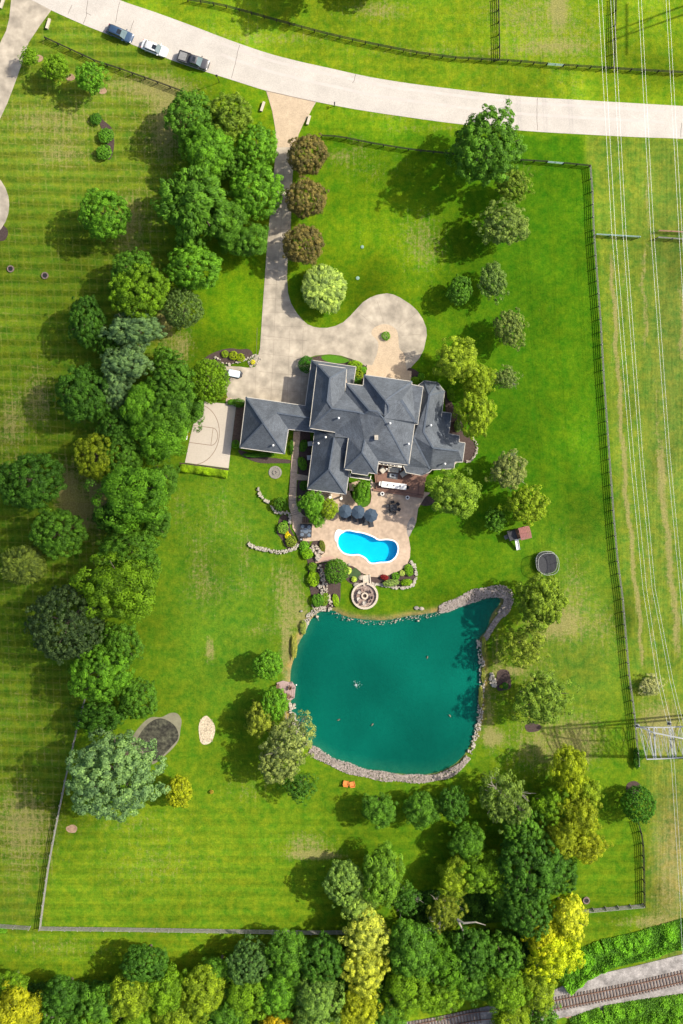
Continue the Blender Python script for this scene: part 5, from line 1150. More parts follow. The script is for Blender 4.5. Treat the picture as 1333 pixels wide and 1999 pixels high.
proto('tuft', seed=13, n=1, nc=80, rc=.22, per=40, ls=.05, zr=.7, irr=.3, lobes=7, elong=1.8, jag=.1)
def trunk_mesh(seed, bare=False):
    rd = random.Random(seed); mb = MB()
    mb.tube([(0, 0, 0), (.01, .02, .35), (0, -.01, .8), (.02, 0, 1.2)], [.075, .055, .045, .025], 8)
    for k in range(7 if not bare else 11):
        a = k*2.4+rd.uniform(-.3, .3); z0 = rd.uniform(.45, .95); L = rd.uniform(.5, .8)*(1.15 if bare else 1)
        p0 = Vector((0, 0, z0)); p1 = p0+Vector((math.cos(a)*L*.5, math.sin(a)*L*.5, .18)); a2 = a+rd.uniform(-.4, .4); p2 = p1+Vector((math.cos(a2)*L*.5, math.sin(a2)*L*.5, .2))
        mb.tube([p0, p1, p2], [.03, .02, .006], 5)
        if bare:
            for j in range(3):
                a3 = a2+rd.uniform(-.9, .9); q = p1.lerp(p2, rd.uniform(.1, .8)); mb.tube([q, q+Vector((math.cos(a3)*.28, math.sin(a3)*.28, .12))], [.012, .004], 4)
    me = bpy.data.meshes.new('trunk'); me.from_pydata(mb.v, [], mb.f); me.materials.append(M['deadwood' if bare else 'bark']); return me
TRK = [trunk_mesh(i) for i in range(3)]; BARE = [trunk_mesh(9+i, True) for i in range(2)]
tcount = 0
def tree(px, py, r, style, color, label, ry=None, h=None, rot=None, group=None, nm='tree', cat='tree', bare=False, trunk=True, tall=1.0):
    """px, py: crown centre in the photo; r, ry: radii in photo pixels"""
    global tcount; tcount += 1; rd = random.Random(tcount*7+3)
    gf = 1.17 if group and ('wood' in group or 'belt' in group or 'clump' in group) else 1.1
    rx, ryy = r*S*gf, (ry or r)*S*gf; rm = (rx+ryy)/2
    hc = (h if h else (.95*rm+1.1)*tall)*rd.uniform(.93, 1.07)
    k = (H-hc)/H; rx *= k; ryy *= k
    c = W(px, py, hc); root = empty(nm, (c.x, c.y, 0), 0, label, cat, group)
    me = PR[style][rd.randrange(len(PR[style]))]
    cr = bpy.data.objects.new('crown', me); col.objects.link(cr); cr.parent = root; cr.location = (0, 0, hc)
    q = rot if rot is not None else rd.choice((0, PI/2, PI, 3*PI/2))+(rd.uniform(-.4, .4) if abs(rx-ryy) < 1 else 0)
    cr.rotation_euler = (0, 0, q); sw = abs(math.sin(q)) > .7
    zs = rm*k*min(1.0, hc/(rm*.9)); cr.scale = ((ryy, rx) if sw else (rx, ryy)) + (zs,)
    cr.color = (min(.85, color[0]*1.46), min(.8, color[1]*1.55), color[2]*.9, 1)
    if trunk:
        t = bpy.data.objects.new('trunk', rd.choice(BARE if bare else TRK)); col.objects.link(t); t.parent = root
        t.scale = (rm*.9, rm*.9, hc/1.05*(1.15 if bare else 1)); t.rotation_euler = (0, 0, rd.uniform(0, 6))
        if bare: t.scale = (rm*.93, rm*.93, hc/1.0)
    return root
def shrub(px, py, r, color, label, style='shrub', ry=None, nm='shrub', h=None, group=None):
    color = (color[0]*1.15, color[1]*1.2, color[2])
    return tree(px, py, r, style, color, label, ry, h=h or max(.35, r*S*.55), nm=nm, cat='shrub', trunk=False, group=group)
# foliage colours
BR = (.09, .205, .018); MD = (.068, .155, .018); DK = (.042, .108, .014); OL = (.115, .17, .025); GR = (.085, .135, .045); BL = (.115, .19, .105)
YG = (.165, .225, .016); GO = (.34, .25, .012); YE = (.36, .37, .03); BN = (.135, .105, .05); PA = (.17, .24, .060); LI = (.11, .20, .012); GG = (.045, .075, .035)
G1 = 'trees of the clump left of the driveway'; G2 = 'trees of the belt along the left lawn'; G3 = 'trees on the right side of the garden'; G4 = 'trees of the wood at the bottom'; G5 = 'trees round the pond'
for a in (
 (372, 228, 47, 'round', MD, 'mid green round tree at the upper left tip of the clump, near the fence end', G1, {}),
 (452, 228, 50, 'feather', OL, 'olive feathery tree at the top of the clump beside the driveway mouth', G1, dict(ry=42)),
 (421, 252, 22, 'feather', GR, 'small grey-green tree squeezed between the olive tree and the lobed tree', G1, {}),
 (500, 287, 41, 'round', BR, 'bright green round tree against the driveway, just below the olive tree', G1, {}),
 (405, 292, 50, 'lobed', BR, 'bright lobed tree in the middle of the clump under the upper left round tree', G1, {}),
 (402, 350, 36, 'feather', MD, 'dull green fine-leaved tree in the heart of the clump', G1, {}),
 (375, 400, 68, 'spruce', MD, 'large spiky green tree spreading over the lawn on the left of the clump', G1, dict(ry=72)),
 (440, 425, 42, 'lobed', MD, 'lobed mid green tree right of the large spiky one', G1, dict(ry=50)),
 (500, 372, 50, 'round', BR, 'bright round tree with a touch of yellow bulging over the driveway', G1, {}),
 (488, 468, 37, 'lobed', MD, 'lower right tree of the clump beside the driveway', G1, {}),
 (373, 475, 30, 'feather', MD, 'small dull tree between the spiky tree and the low round tree', G1, {}),
 (380, 523, 53, 'round', BR, 'low bright round tree at the bottom of the clump', G1, dict(ry=43)),
 (203, 418, 51, 'round', BR, 'lone round green tree standing on the left lawn', None, {}),
 (57, 111, 19, 'feather', LI, 'smallest of three young trees in a row by the left drive', None, {}),
 (110, 132, 29, 'feather', LI, 'middle one of three young trees in a row near the fence', None, {}),
 (177, 152, 33, 'feather', BR, 'right one of three young trees in a row near the fence', None, {}),
 (600, 303, 41, 'round', BN, 'uppermost of three brownish green trees beside the driveway', 'brownish trees in a row by the driveway', {}),
 (597, 388, 41, 'round', BN, 'middle one of three brownish green trees beside the driveway', 'brownish trees in a row by the driveway', {}),
 (592, 477, 41, 'round', BN, 'lowest of three brownish green trees beside the driveway', 'brownish trees in a row by the driveway', {}),
 (630, 563, 46, 'willow', (.25, .32, .11), 'pale weeping tree on the lawn in the bend of the driveway', None, dict(h=2.8)),
 # belt on the left
 (258, 530, 42, 'round', MD, 'mid green round tree at the top of the left belt', G2, {}),
 (273, 568, 55, 'round', LI, 'large yellow-green topped round tree near the top of the left belt', G2, {}),
 (356, 602, 38, 'dense', GR, 'grey-green rounded tree on the right edge of the belt over the driveway lawn', G2, {}),
 (171, 628, 35, 'round', DK, 'dark green upright tree on the left edge of the belt, upper one', G2, dict(ry=48)),
 (258, 645, 58, 'spruce', BL, 'bluish feathery tree across the middle of the upper belt', G2, dict(ry=38)),
 (248, 708, 50, 'spruce', BL, 'second bluish tree, directly below the first', G2, dict(ry=38)),
 (225, 755, 34, 'spruce', BL, 'slim bluish tree squeezed beside the dark round tree', G2, dict(ry=40)),
 (162, 772, 50, 'round', DK, 'dark glossy round tree on the left edge of the belt opposite the court', G2, dict(ry=54)),
 (408, 743, 37, 'dense', LI, 'light green leafy tree next to the golf cart', G2, dict(ry=41)),
 (340, 745, 48, 'feather', MD, 'mid green tree above the court trees', G2, {}),
 (280, 790, 42, 'lobed', BR, 'bright green lobed tree left of the court trees', G2, dict(ry=50)),
 (340, 800, 50, 'lobed', MD, 'green lobed tree overhanging the top of the basketball court', G2, {}),
 (315, 855, 55, 'lobed', BR, 'bright lobed tree overhanging the hoop side of the court', G2, dict(ry=48)),
 (190, 893, 43, 'round', (.15, .19, .012), 'olive and gold tree on the left edge of the belt', G2, dict(ry=48)),
 (240, 890, 40, 'round', MD, 'green tree between the gold-tinted tree and the court trees', G2, {}),
 (262, 968, 76, 'lobed', BR, 'very large lobed tree below the level of the court', G2, dict(ry=62)),
 (315, 935, 35, 'lobed', MD, 'green tree against the open lawn, left of the clipped court hedge', G2, {}),
 (60, 940, 66, 'round', DK, 'big dark tree at the left edge of the photo', None, dict(ry=58)),
 (112, 1040, 56, 'round', MD, 'rounded green tree below the big dark one at the left edge', None, dict(ry=50)),
 (48, 1102, 44, 'willow', (.13, .17, .04), 'small olive weeping tree at the left edge', None, dict(ry=40)),
 (253, 1072, 56, 'round', MD, 'wide green tree above the lime lobed tree', G2, dict(ry=38)),
 (232, 1148, 80, 'lobed', LI, 'large lime green tree of rounded lobes in the belt', G2, dict(ry=66)),
 (131, 1215, 70, 'dense', GG, 'dark grey-green ball-shaped tree on the left edge of the belt', G2, {}),
 (238, 1255, 42, 'feather', MD, 'thin green tree under the lime lobed tree', G2, {}),
 (195, 1314, 60, 'round', BR, 'bright green dome-shaped tree low in the belt', G2, dict(ry=53)),
 (270, 1364, 38, 'round', MD, 'small round tree right of the bright dome', G2, {}),
 (198, 1400, 52, 'feather', DK, 'dark fine-leaved tree between the bright dome and the silver tree', G2, dict(ry=34)),
 (220, 1512, 100, 'big', (.145, .235, .125), 'huge silvery blue-green tree beside the left fence', None, dict(ry=88)),
 (349, 1545, 27, 'round', (.24, .26, .012), 'small yellow-green tree right of the huge silvery tree', None, dict(ry=32)),
 (322, 705, 30, 'feather', MD, 'thin green tree beside the dry verge, above the court trees', G2, {}),
 (375, 800, 27, 'lobed', MD, 'small green tree leaning onto the top left of the court', G2, {}),
 (228, 835, 36, 'round', DK, 'dark tree behind the gold-tinted tree', G2, {}),
 (210, 1010, 30, 'feather', DK, 'shaded tree left below the very large lobed tree', G2, {}),
 (305, 1020, 32, 'lobed', MD, 'green tree on the lawn side below the very large lobed tree', G2, {}),
 (290, 1110, 30, 'feather', MD, 'green tree on the lawn side beside the lime lobed tree', G2, {}),
 (190, 1255, 34, 'round', DK, 'dark tree between the grey-green ball and the bright dome', G2, {}),
 (215, 670, 30, 'feather', DK, 'dark thin tree between the bluish trees and the dark upright tree', G2, {}),
 (452, 322, 30, 'feather', MD, 'narrow green tree in the gap at the centre of the clump', G1, {}),
 (452, 470, 30, 'lobed', MD, 'green tree between the low round tree and the driveway tree', G1, {}),
 (385, 262, 26, 'round', MD, 'small round tree under the upper left tip of the clump', G1, {}),
 # right side
 (948, 290, 76, 'big', MD, 'tall broad tree overlapping the road edge and the front fence', G3, dict(ry=84, h=9)),
 (1000, 362, 38, 'feather', OL, 'thin olive tree tucked below the tall roadside tree', G3, dict(ry=36)),
 (985, 438, 53, 'feather', (.13, .18, .055), 'grey-olive feathery tree on the lawn below the tall roadside tree', G3, dict(ry=46)),
 (962, 548, 30, 'feather', (.11, .17, .055), 'small grey-green tree, right one of a pair on the lawn', G3, dict(ry=40)),
 (898, 568, 25, 'round', MD, 'small dark green tree, left one of a pair on the lawn', G3, dict(ry=30)),
 (995, 642, 32, 'feather', (.13, .17, .055), 'pale grey-green young tree alone on the right lawn', G3, dict(ry=42)),
 (988, 738, 27, 'open', (.12, .16, .06), 'thin sparse young tree in a mulch patch right of the yellow-green trees', G3, dict(bare=True)),
 (892, 702, 50, 'tall', (.20, .26, .025), 'yellow-green tree at the east end of the driveway circle', G3, dict(ry=48)),
 (935, 740, 38, 'tall', YG, 'yellow-green tree in the middle of the group east of the house', G3, {}),
 (930, 805, 42, 'tall', YG, 'lowest of the yellow-green trees east of the house', G3, dict(ry=60)),
 (885, 965, 53, 'lobed', (.15, .23, .030), 'pale green lobed tree right of the terrace', G3, dict(ry=48)),
 (992, 918, 38, 'feather', (.17, .19, .085), 'greyish thin tree on the lawn right of the house', G3, dict(ry=42, bare=True)),
 (1028, 985, 44, 'feather', YG, 'yellow-green tree partly covering the playset', G3, {}),
 (968, 1015, 25, 'feather', MD, 'small dull green tree left of the playset', G3, {}),
 (1055, 1178, 55, 'feather', (.13, .185, .022), 'feathery olive tree below the trampoline', G3, dict(ry=58)),
 (1022, 1262, 50, 'open', (.15, .19, .030), 'airy olive tree on the right shore of the pond, above the small bed', G3, dict(ry=44)),
 (1060, 1365, 60, 'open', (.115, .175, .03), 'large airy olive tree lower right of the small shore bed', G3, dict(ry=62)),
 (1272, 1338, 26, 'open', (.24, .24, .15), 'bare-looking greyish bush under the wires by the long fence', G3, dict(h=1.2, bare=True)),
 # by the pool and pond
 (610, 985, 27, 'lobed', BR, 'bright lobed small tree at the south-west corner of the house', G5, {}),
 (640, 993, 21, 'lobed', YG, 'yellow-green small tree left of the first umbrella', G5, {}),
 (618, 1012, 18, 'lobed', BR, 'little bright tree next to the hot tub', G5, {}),
 (707, 960, 18, 'lobed', BR, 'small bright tree in the planting island beside the terrace', G5, dict(ry=25, h=2.2)),
 (656, 1115, 24, 'dense', MD, 'roundish leafy tree in the dark bed left of the practice green', G5, dict(ry=25, h=1.9)),
 (523, 1298, 30, 'round', BR, 'bright round tree just above the dock on the left shore', G5, {}),
 (535, 1375, 29, 'round', BR, 'bright green tree just below the dock', G5, dict(ry=33)),
 (505, 1402, 33, 'tall', (.17, .20, .030), 'olive-yellow leafy tree left of the bright tree below the dock', G5, dict(ry=38)),
 (568, 1440, 56, 'open', (.18, .21, .09), 'airy brownish olive willow leaning over the lower left pond shore', G5, dict(ry=48, bare=True)),
 (545, 1488, 46, 'feather', (.16, .19, .075), 'greyish feathery tree at the left end of the lower rock bank', G5, dict(ry=44)),
 (585, 1535, 36, 'open', DK, 'dark green tree at the foot of the greyish willow', G5, dict(ry=32)),
 (738, 1582, 38, 'lobed', MD, 'left tree of the short row below the pond', G5, dict(ry=32)),
 (822, 1582, 37, 'lobed', MD, 'middle tree of the short row below the pond', G5, {}),
 (885, 1572, 36, 'feather', DK, 'right, shaded tree of the short row below the pond', G5, {}),
 # wood at the bottom
 (985, 1560, 50, 'open', (.10, .15, .035), 'pale green tree with bare grey branches at the top of the lower right wood', G4, dict(ry=55, bare=True)),
 (1110, 1500, 38, 'tall', (.20, .24, .010), 'yellowish slim tree top just below the pylon shadow', G4, dict(ry=52)),
 (1075, 1570, 40, 'tall', LI, 'yellow-green tree at the heart of the lower right wood', G4, {}),
 (1125, 1590, 48, 'tall', (.18, .21, .012), 'yellow-tipped tree left of the dark glossy fence tree', G4, dict(ry=50)),
 (1140, 1650, 46, 'tall', (.19, .21, .012), 'yellow-tinged tree above the bottom right lawn', G4, dict(ry=36)),
 (1065, 1640, 35, 'feather', OL, 'dull olive tree between the yellow-tipped tree and the glossy dark tree', G4, {}),
 (1035, 1690, 65, 'round', DK, 'large dark green broadleaf tree in the lower right wood', G4, dict(ry=60)),
 (915, 1645, 35, 'lobed', MD, 'green lobed tree in shade below the short row', G4, {}),
 (945, 1705, 50, 'lobed', LI, 'lime lobed tree left of the large dark broadleaf tree', G4, dict(ry=38)),
 (890, 1712, 38, 'lobed', YG, 'yellow-green lobed tree above the bare-branched tree', G4, {}),
 (1028, 1775, 48, 'round', DK, 'dark tree wedged left of the bright yellow tree', G4, {}),
 (1105, 1790, 40, 'tall', YE, 'upper half crown of the bright yellow trees near the track', G4, dict(ry=52)),
 (1082, 1858, 56, 'tall', (.32, .36, .012), 'lower bright yellow-green tree near the track', G4, dict(ry=48)),
 (745, 1705, 42, 'lobed', (.10, .19, .022), 'right one of the two pale trees standing out onto the bottom lawn', G4, dict(ry=55)),
 (672, 1722, 38, 'round', (.14, .22, .06), 'left one of the two pale trees standing out onto the bottom lawn', G4, dict(ry=42)),
 (700, 1768, 38, 'tall', (.20, .28, .075), 'cream-flecked tree below the two pale trees', G4, dict(ry=34)),
 (718, 1818, 50, 'tall', (.31, .33, .07), 'pale yellow tree rising over the bottom fence', G4, dict(ry=48)),
 (712, 1885, 52, 'tall', (.31, .325, .05), 'second pale yellow tree below the first', G4, dict(ry=50)),
 (868, 1778, 38, 'open', (.13, .16, .020), 'half dead tree with a big bare branch in the dark of the wood', G4, dict(bare=True)),
 (790, 1755, 32, 'open', DK, 'sparse dark tree with twigs right of the cream-flecked tree', G4, dict(bare=True)),
 (628, 1872, 46, 'round', DK, 'dark green tree left of the pale yellow trees', G4, {}),
 (560, 1862, 46, 'lobed', MD, 'green tree under the bottom fence, left of centre', G4, {}),
 (486, 1880, 44, 'big', (.06, .12, .04), 'grey-green tree where the wood meets the lower lawn', G4, {}),
 (620, 1945, 52, 'tall', (.12, .20, .05), 'pale grey-green tree at the bottom edge left of the yellow trees', G4, {}),
 (545, 1938, 45, 'lobed', BR, 'bright lobed tree near the bottom edge', G4, {}),
 (600, 2000, 46, 'tall', (.14, .21, .05), 'pale tree cut by the bottom edge, left of centre', G4, {}),
 (540, 2000, 40, 'tall', GO, 'golden tree cut by the bottom edge', G4, {}),
 (480, 1950, 45, 'lobed', LI, 'lime tree near the bottom edge below the grey-green tree', G4, {}),
 (700, 1968, 46, 'tall', (.23, .25, .015), 'yellow-green tree at the bottom edge below the pale yellow ones', G4, {}),
 (440, 1985, 44, 'lobed', MD, 'green tree at the bottom edge between lime trees', G4, {}),
 (395, 1935, 48, 'lobed', YG, 'lime yellow tree in the bottom left wood', G4, {}),
 (350, 1988, 46, 'lobed', YG, 'yellow-lime tree cut by the bottom edge', G4, {}),
 (283, 1880, 44, 'round', DK, 'dark rounded tree sticking up into the lower left lawn', G4, dict(ry=34)),
 (322, 1935, 45, 'lobed', LI, 'yellow-green tree below the dark rounded one', G4, {}),
 (255, 1945, 46, 'lobed', YG, 'lobed lime tree left of the dark rounded one', G4, {}),
 (270, 2000, 40, 'lobed', LI, 'lime tree at the very bottom left of centre', G4, {}),
 (190, 1965, 45, 'lobed', MD, 'green tree in the bottom left wood', G4, {}),
 (125, 1945, 44, 'lobed', DK, 'dark tree second from the left corner', G4, dict(ry=38)),
 (185, 2010, 40, 'lobed', LI, 'lime tree at the bottom edge third from the corner', G4, {}),
 (110, 2000, 40, 'open', MD, 'thin tree with bare twigs at the bottom edge', G4, dict(bare=True)),
 (35, 1978, 52, 'lobed', (.24, .24, .012), 'gold-tinted tree in the bottom left corner', G4, {}),
 (20, 1925, 36, 'lobed', LI, 'small lime tree at the left edge above the gold-tinted one', G4, dict(ry=26)),
 (428, 1895, 38, 'lobed', MD, 'green tree at the edge of the lower lawn beside the grey-green one', G4, dict(ry=26)),
 (805, 1850, 50, 'lobed', MD, 'green tree right of the pale yellow trees', G4, dict(ry=56)),
 (860, 1875, 46, 'lobed', (.07, .16, .012), 'green bushy tree in the middle of the wood', G4, {}),
 (795, 1930, 46, 'lobed', LI, 'lime green tree above the visible piece of track', G4, {}),
 (860, 1940, 44, 'lobed', LI, 'lime green tree reaching to the left stretch of track', G4, dict(ry=36)),
 (755, 1982, 38, 'lobed', MD, 'green tree at the bottom edge left of the track', G4, {}),
 (925, 1855, 46, 'feather', DK, 'dark tree under the half dead one', G4, {}),
 (985, 1870, 44, 'feather', MD, 'shaded tree left of the bright yellow trees', G4, {}),
 (930, 1915, 40, 'lobed', MD, 'green tree over the railway cut', G4, dict(ry=36)),
 (990, 1930, 46, 'lobed', LI, 'lime tree between the two visible pieces of track', G4, {}),
 (1045, 1925, 40, 'lobed', YG, 'yellow-green tree at the left end of the gravel', G4, dict(ry=44)),
 (1000, 1990, 44, 'lobed', (.14, .20, .012), 'yellow-lime tree at the bottom edge between the tracks', G4, {}),
 (1055, 1990, 36, 'feather', MD, 'thin green tree at the bottom edge beside the gravel', G4, {}),
 (1020, 1615, 42, 'feather', MD, 'shaded green tree between the bare-branched tree and the dark broadleaf tree', G4, {}),
 (1095, 1625, 45, 'tall', (.17, .20, .012), 'gold-green tree in the middle of the yellow-tipped group', G4, {}),
 (1145, 1545, 32, 'tall', YG, 'slim yellow-green tree on the right edge of the yellow-tipped group', G4, {}),
 (1085, 1700, 42, 'round', DK, 'dark tree behind the bright yellow tree, beside the bottom right lawn', G4, {}),
 (985, 1735, 36, 'round', MD, 'green tree on the lower left of the large dark broadleaf tree', G4, {}),
 (1062, 1825, 42, 'tall', (.33, .33, .012), 'yellow-green tree on the left flank of the bright yellow ones', G4, {}),
 (1246, 1570, 33, 'dense', (.045, .13, .014), 'dark glossy round tree at the top of the lower right fence', None, dict(ry=36, h=3.2)),
):
    px, py, r, st_, c_, lb, gp_, kw = a
    tree(px, py, r, st_, c_, lb, group=gp_, **kw)
tree(612, -62, 62, 'big', MD, 'large tree above the top edge, seen by its shadow on the paddock', h=7.5)
tree(735, -62, 46, 'round', MD, 'second tree above the top edge, seen by its shadow', h=5)
# bare broken limb in the wood
tag(MB().tube([W(893, 1795, 7), W(905, 1802, 8), W(928, 1800, 8.6), W(948, 1806, 8.8)], [.22, .18, .12, .04], 7).tube([W(893, 1795, 7), W(903, 1815, 6.5), W(905, 1832, 6)], [.18, .12, .04], 6).tube([W(840, 1790, 5), W(848, 1812, 5), W(858, 1832, 4.4)], [.3, .26, .2], 7).build('dead_branch', M['deadwood']), 'pale dead branch sticking out of the dark wood', 'branch')
# shrubs
for x, y, r, c_, lb, kw in (
 (187, 232, 12, DK, 'top one of three flowering bushes on the left lawn', {}), (207, 265, 15, MD, 'middle one of three flowering bushes on the left lawn', {}), (203, 297, 15, MD, 'lowest of three flowering bushes on the left lawn', {}),
 (439, 691, 7, YG, 'left one of three clipped yellow-green balls in the bed by the golf cart', dict(style='ball')), (456, 694, 8.5, (.20, .24, .01), 'middle one of three clipped yellow-green balls in the bed by the golf cart', dict(style='ball')), (470, 698, 8, (.20, .24, .01), 'right one of three clipped yellow-green balls in the bed by the golf cart', dict(style='ball')),
 (493.5, 707, 4.5, (.5, .44, .02), 'small bright yellow plant in the white pebbles by the driveway', dict(style='ball')),
 (598, 711, 15, (.035, .12, .012), 'dark green clipped bush at the north-west corner of the house', dict(style='dense', ry=17, h=1.1)),
 (693, 713, 15, (.13, .21, .01), 'upper yellow-green bush in the corner beside the entrance', dict(ry=10)), (701, 731, 9, (.16, .20, .012), 'olive round bush between the house blocks by the entrance', dict(style='ball')), (710, 722, 7, BR, 'small bright bush at the left end of the entrance steps', {}), (697, 742, 9, DK, 'dark low bush in the notch of the house front', {}),
 (810, 742, 9, LI, 'yellow-green bush at the right end of the entrance steps', dict(ry=7)), (822, 735, 7, BR, 'bright bush beside the east wing corner', {}),
 (753, 656, 8.5, BR, 'round topiary bush in the middle of the driveway circle', dict(style='ball')),
 (452, 785, 9, MD, 'left bit of green hedge between court and garage', dict(ry=6)), (466, 787, 13, (.05, .12, .012), 'green hedge block between court and garage', dict(ry=9, style='dense')), (432, 776, 12, (.11, .13, .02), 'low olive bush at the top of the court', dict(ry=5)),
 (460, 867, 8, BR, 'small round bush at the lower left corner of the garage', dict(style='ball')), (505, 888, 32, (.035, .10, .01), 'dark low hedge along the south side of the garage', dict(ry=5, h=.5)),
 (592, 870, 8, DK, 'upper dark shrub beside the walk and the house', dict(ry=12)), (590, 905, 9, MD, 'middle green shrub beside the walk and the house', dict(ry=14)), (594, 948, 10, DK, 'dark shrub at the lower left corner of the house', dict(ry=10)), (569, 872, 4, DK, 'narrow dark shrub strip left of the side walk', dict(ry=16, h=.4)),
 (547, 984, 13, (.05, .11, .015), 'round green bush above the upper stone row', dict(style='ball', h=1.0)),
 (552, 1031, 11, (.13, .21, .045), 'white-flecked round bush left of the hot tub walk', {}), (556, 1022, 6, BR, 'small bright bush above the white-flecked one', {}), (562, 1047, 6, (.5, .42, .01), 'bright yellow bush under the white-flecked one', dict(style='ball')), (559, 1040, 4.5, (.45, .30, .01), 'little golden bush next to the bright yellow one', {}), (568, 1057, 11, (.12, .15, .025), 'mixed olive bush at the inner end of the dry stone wall', {}),
 (594, 1066, 10, BR, 'bright shrub directly below the hot tub', {}), (600, 1081, 11, (.13, .24, .01), 'lime shrub right of the stone wall end', {}), (592, 1078, 7, BR, 'small shrub left of the lime one', {}), (629, 1066, 6, (.11, .12, .03), 'reddish olive low shrub by the waterfall boulders', dict(ry=12)),
 (610, 1107, 9.5, (.09, .16, .012), 'roundish moss green bush at the top of the stream bed', {}), (612, 1130, 12, (.16, .25, .01), 'long yellow-green bush left of the stream bed', dict(ry=16)), (620, 1172, 13, (.06, .14, .015), 'green bush at the bottom of the stream bed', {}), (634, 1170, 8, (.11, .17, .02), 'yellowish bush in the stream bed near the pond', dict(ry=13)), (655, 1172, 7, (.16, .25, .01), 'lime bush on the right of the stream bed', dict(ry=13)),
 (679, 1114, 7.5, (.36, .40, .16), 'pale flowering hydrangea at the left of the practice green', {}), (691, 1131, 5.5, (.36, .40, .12), 'small pale flowering plant below the practice green', {}),
 (750, 1127, 9, (.16, .012, .022), 'dark red low bush at the edge of the pool deck', dict(ry=5.5)), (772, 1125, 7.5, BR, 'bright clipped ball right of the red bush', dict(style='ball')), (785, 1119, 6, (.30, .33, .14), 'pale variegated plant beside the clipped ball', {}), (798, 1113, 8.5, (.10, .20, .01), 'tall green bush on the right of the pool bed', dict(ry=12)), (793, 1137, 12, (.13, .22, .01), 'yellow-green bush at the lower right of the pool bed', dict(ry=7)), (763, 1138, 16, (.17, .22, .10), 'white-flowering low bush along the lower pool bed', dict(ry=7)),
 (812, 765, 1, MD, 'tiny sprig', {}) if False else (888, 905, 8, DK, 'dark shrub at the south-east corner of the house', {}), (893, 832, 7, GR, 'grey-green columnar bush beside the east wing', dict(ry=12)), (880, 770, 8, LI, 'lime shrub under the yellow-green trees by the wing', dict(ry=14)),
 (986, 1339, 6.5, (.03, .12, .015), 'dark green ball bush in the small shore bed', dict(style='ball')), (978, 1340, 3.5, YG, 'tiny yellow-green plant in the small shore bed', {}), (413, 1546, 4, (.3, .2, .05), 'tiny orange-brown plant on the lawn right of the yellow-green tree', {}),
 (4, 1816, 10, BR, 'bright bush at the left edge by the fence stub', dict(ry=6)), (1243, 1480, 7, DK, 'dark weeds at the foot of the long right fence', dict(ry=22, h=.6)), (1252, 1474, 6, MD, 'green bush beside the end of the long right fence', dict(ry=11)),
 (944, 1262, 5, (.20, .20, .07), 'yellowish reeds on the right shore, upper patch', dict(ry=22, style='tuft')), (943, 1318, 5, (.20, .20, .07), 'yellowish reeds on the right shore, middle patch', dict(ry=18, style='tuft')), (938, 1360, 5, (.25, .24, .09), 'yellowish reeds on the right shore, lower patch', dict(ry=24, style='tuft')), (574, 1262, 7, (.20, .19, .07), 'tan reeds on the left shore above the dock', dict(ry=26, style='tuft')), (592, 1225, 7, (.16, .18, .07), 'grey-green reeds at the upper left shore', dict(ry=16, style='tuft')),
):
    shrub(x, y, r, c_, lb, **kw)
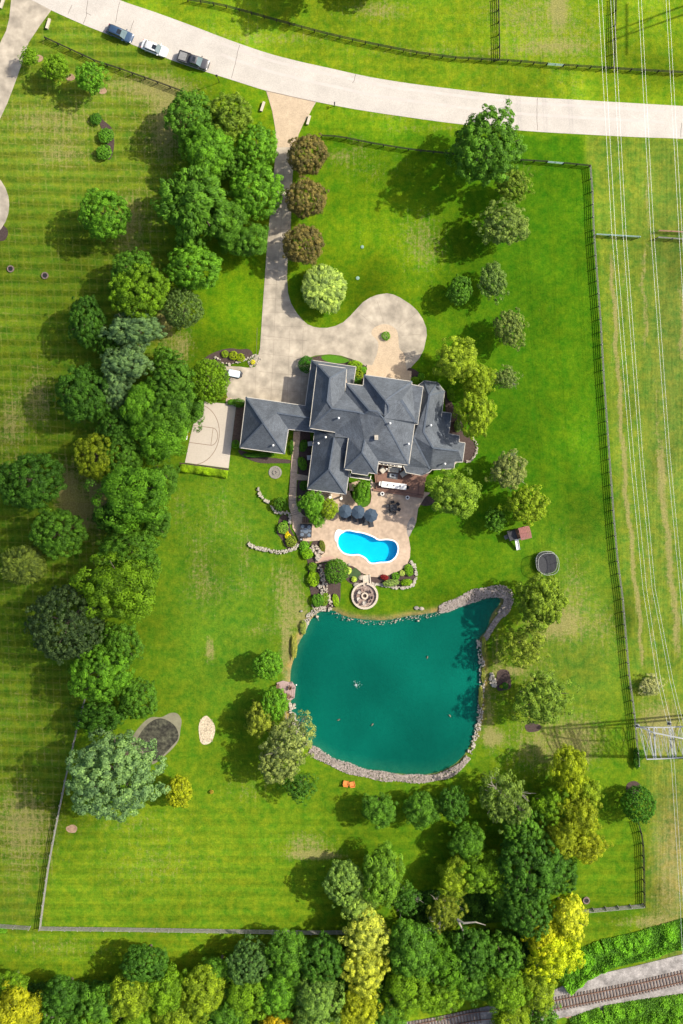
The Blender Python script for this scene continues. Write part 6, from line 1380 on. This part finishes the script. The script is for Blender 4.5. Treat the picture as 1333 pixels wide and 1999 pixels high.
# clipped hedge of the court: one long rounded block of leaves
def leafband(name, pts, wd, ht, n, ls, color, seed, label, cat, kind=None, var=.35, domed=True):
    rs = np.random.RandomState(seed); P = np.array([tuple(W(*p)) for p in pts]); seg = np.hypot(*(P[1:]-P[:-1])[:, :2].T); L = np.concatenate([[0], np.cumsum(seg)])
    d = rs.uniform(0, L[-1], n); j = np.clip(np.searchsorted(L, d)-1, 0, len(seg)-1); t = ((d-L[j])/seg[j])[:, None]; c = P[j]*(1-t)+P[j+1]*t
    dr = (P[j+1]-P[j])/seg[j][:, None]; nn = np.stack([-dr[:, 1], dr[:, 0], 0*d], 1)
    wv = wd(d/L[-1]) if callable(wd) else np.full(n, wd)
    o = rs.uniform(-1, 1, n); bump = .75+.25*np.sin(d*2.1+np.sin(d*.7)*2)+rs.uniform(-.12, .12, n)
    kk = max(12, int(L[-1]*float(np.mean(wv))*.45)); bj = rs.randint(0, n, kk); bc = (c+nn*(o*wv/2)[:, None])[bj]; br_ = rs.uniform(.5, 1.3, kk)
    pp_ = c+nn*(o*wv/2)[:, None]; clump = np.zeros(n)
    for q in range(kk): clump = np.maximum(clump, np.exp(-((pp_[:, 0]-bc[q, 0])**2+(pp_[:, 1]-bc[q, 1])**2)/br_[q]**2)*rs.uniform(.5, 1))
    clump = clump*2-1; bump = .8+rs.uniform(-.12, .12, n)
    z = ht*np.sqrt(np.clip(1-o**4, .05, 1))*bump*(1+.45*clump)*np.where(rs.uniform(size=n) < .25, rs.uniform(.3, 1, n), 1)
    c = c+nn*(o*wv/2)[:, None]; c[:, 2] = z
    N = nn*o[:, None]*.6+np.array([0, 0, 1])+rs.normal(size=(n, 3))*.45; N /= np.linalg.norm(N, axis=1)[:, None]
    tt = rs.normal(size=(n, 3)); tt -= (tt*N).sum(1)[:, None]*N; tt /= np.linalg.norm(tt, axis=1)[:, None]; b = np.cross(N, tt); s = ls*rs.uniform(.6, 1.4, n)[:, None]
    V = np.stack([c-tt*s, c+b*s*.6, c+tt*s, c-b*s*.6], 1).reshape(-1, 3)
    me = bpy.data.meshes.new(name); me.vertices.add(4*n); me.vertices.foreach_set('co', V.ravel()); me.loops.add(4*n); me.loops.foreach_set('vertex_index', np.arange(4*n, dtype=np.int32))
    me.polygons.add(n); me.polygons.foreach_set('loop_start', np.arange(0, 4*n, 4, dtype=np.int32)); me.update(calc_edges=True)
    at = me.attributes.new('v', 'FLOAT', 'POINT'); at.data.foreach_set('value', np.repeat(np.clip((.5+.42*clump)+rs.uniform(-var, var, n), 0, 1), 4))
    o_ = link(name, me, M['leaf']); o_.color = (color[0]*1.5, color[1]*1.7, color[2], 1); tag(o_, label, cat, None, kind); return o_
leafband('hedge', [(353, 913), (385, 917), (420, 922), (445, 926)], 1.35, 1.0, 9000, .07, (.17, .25, .008), 3, 'clipped lime green hedge along the bottom of the basketball court', 'hedge', None, .25)
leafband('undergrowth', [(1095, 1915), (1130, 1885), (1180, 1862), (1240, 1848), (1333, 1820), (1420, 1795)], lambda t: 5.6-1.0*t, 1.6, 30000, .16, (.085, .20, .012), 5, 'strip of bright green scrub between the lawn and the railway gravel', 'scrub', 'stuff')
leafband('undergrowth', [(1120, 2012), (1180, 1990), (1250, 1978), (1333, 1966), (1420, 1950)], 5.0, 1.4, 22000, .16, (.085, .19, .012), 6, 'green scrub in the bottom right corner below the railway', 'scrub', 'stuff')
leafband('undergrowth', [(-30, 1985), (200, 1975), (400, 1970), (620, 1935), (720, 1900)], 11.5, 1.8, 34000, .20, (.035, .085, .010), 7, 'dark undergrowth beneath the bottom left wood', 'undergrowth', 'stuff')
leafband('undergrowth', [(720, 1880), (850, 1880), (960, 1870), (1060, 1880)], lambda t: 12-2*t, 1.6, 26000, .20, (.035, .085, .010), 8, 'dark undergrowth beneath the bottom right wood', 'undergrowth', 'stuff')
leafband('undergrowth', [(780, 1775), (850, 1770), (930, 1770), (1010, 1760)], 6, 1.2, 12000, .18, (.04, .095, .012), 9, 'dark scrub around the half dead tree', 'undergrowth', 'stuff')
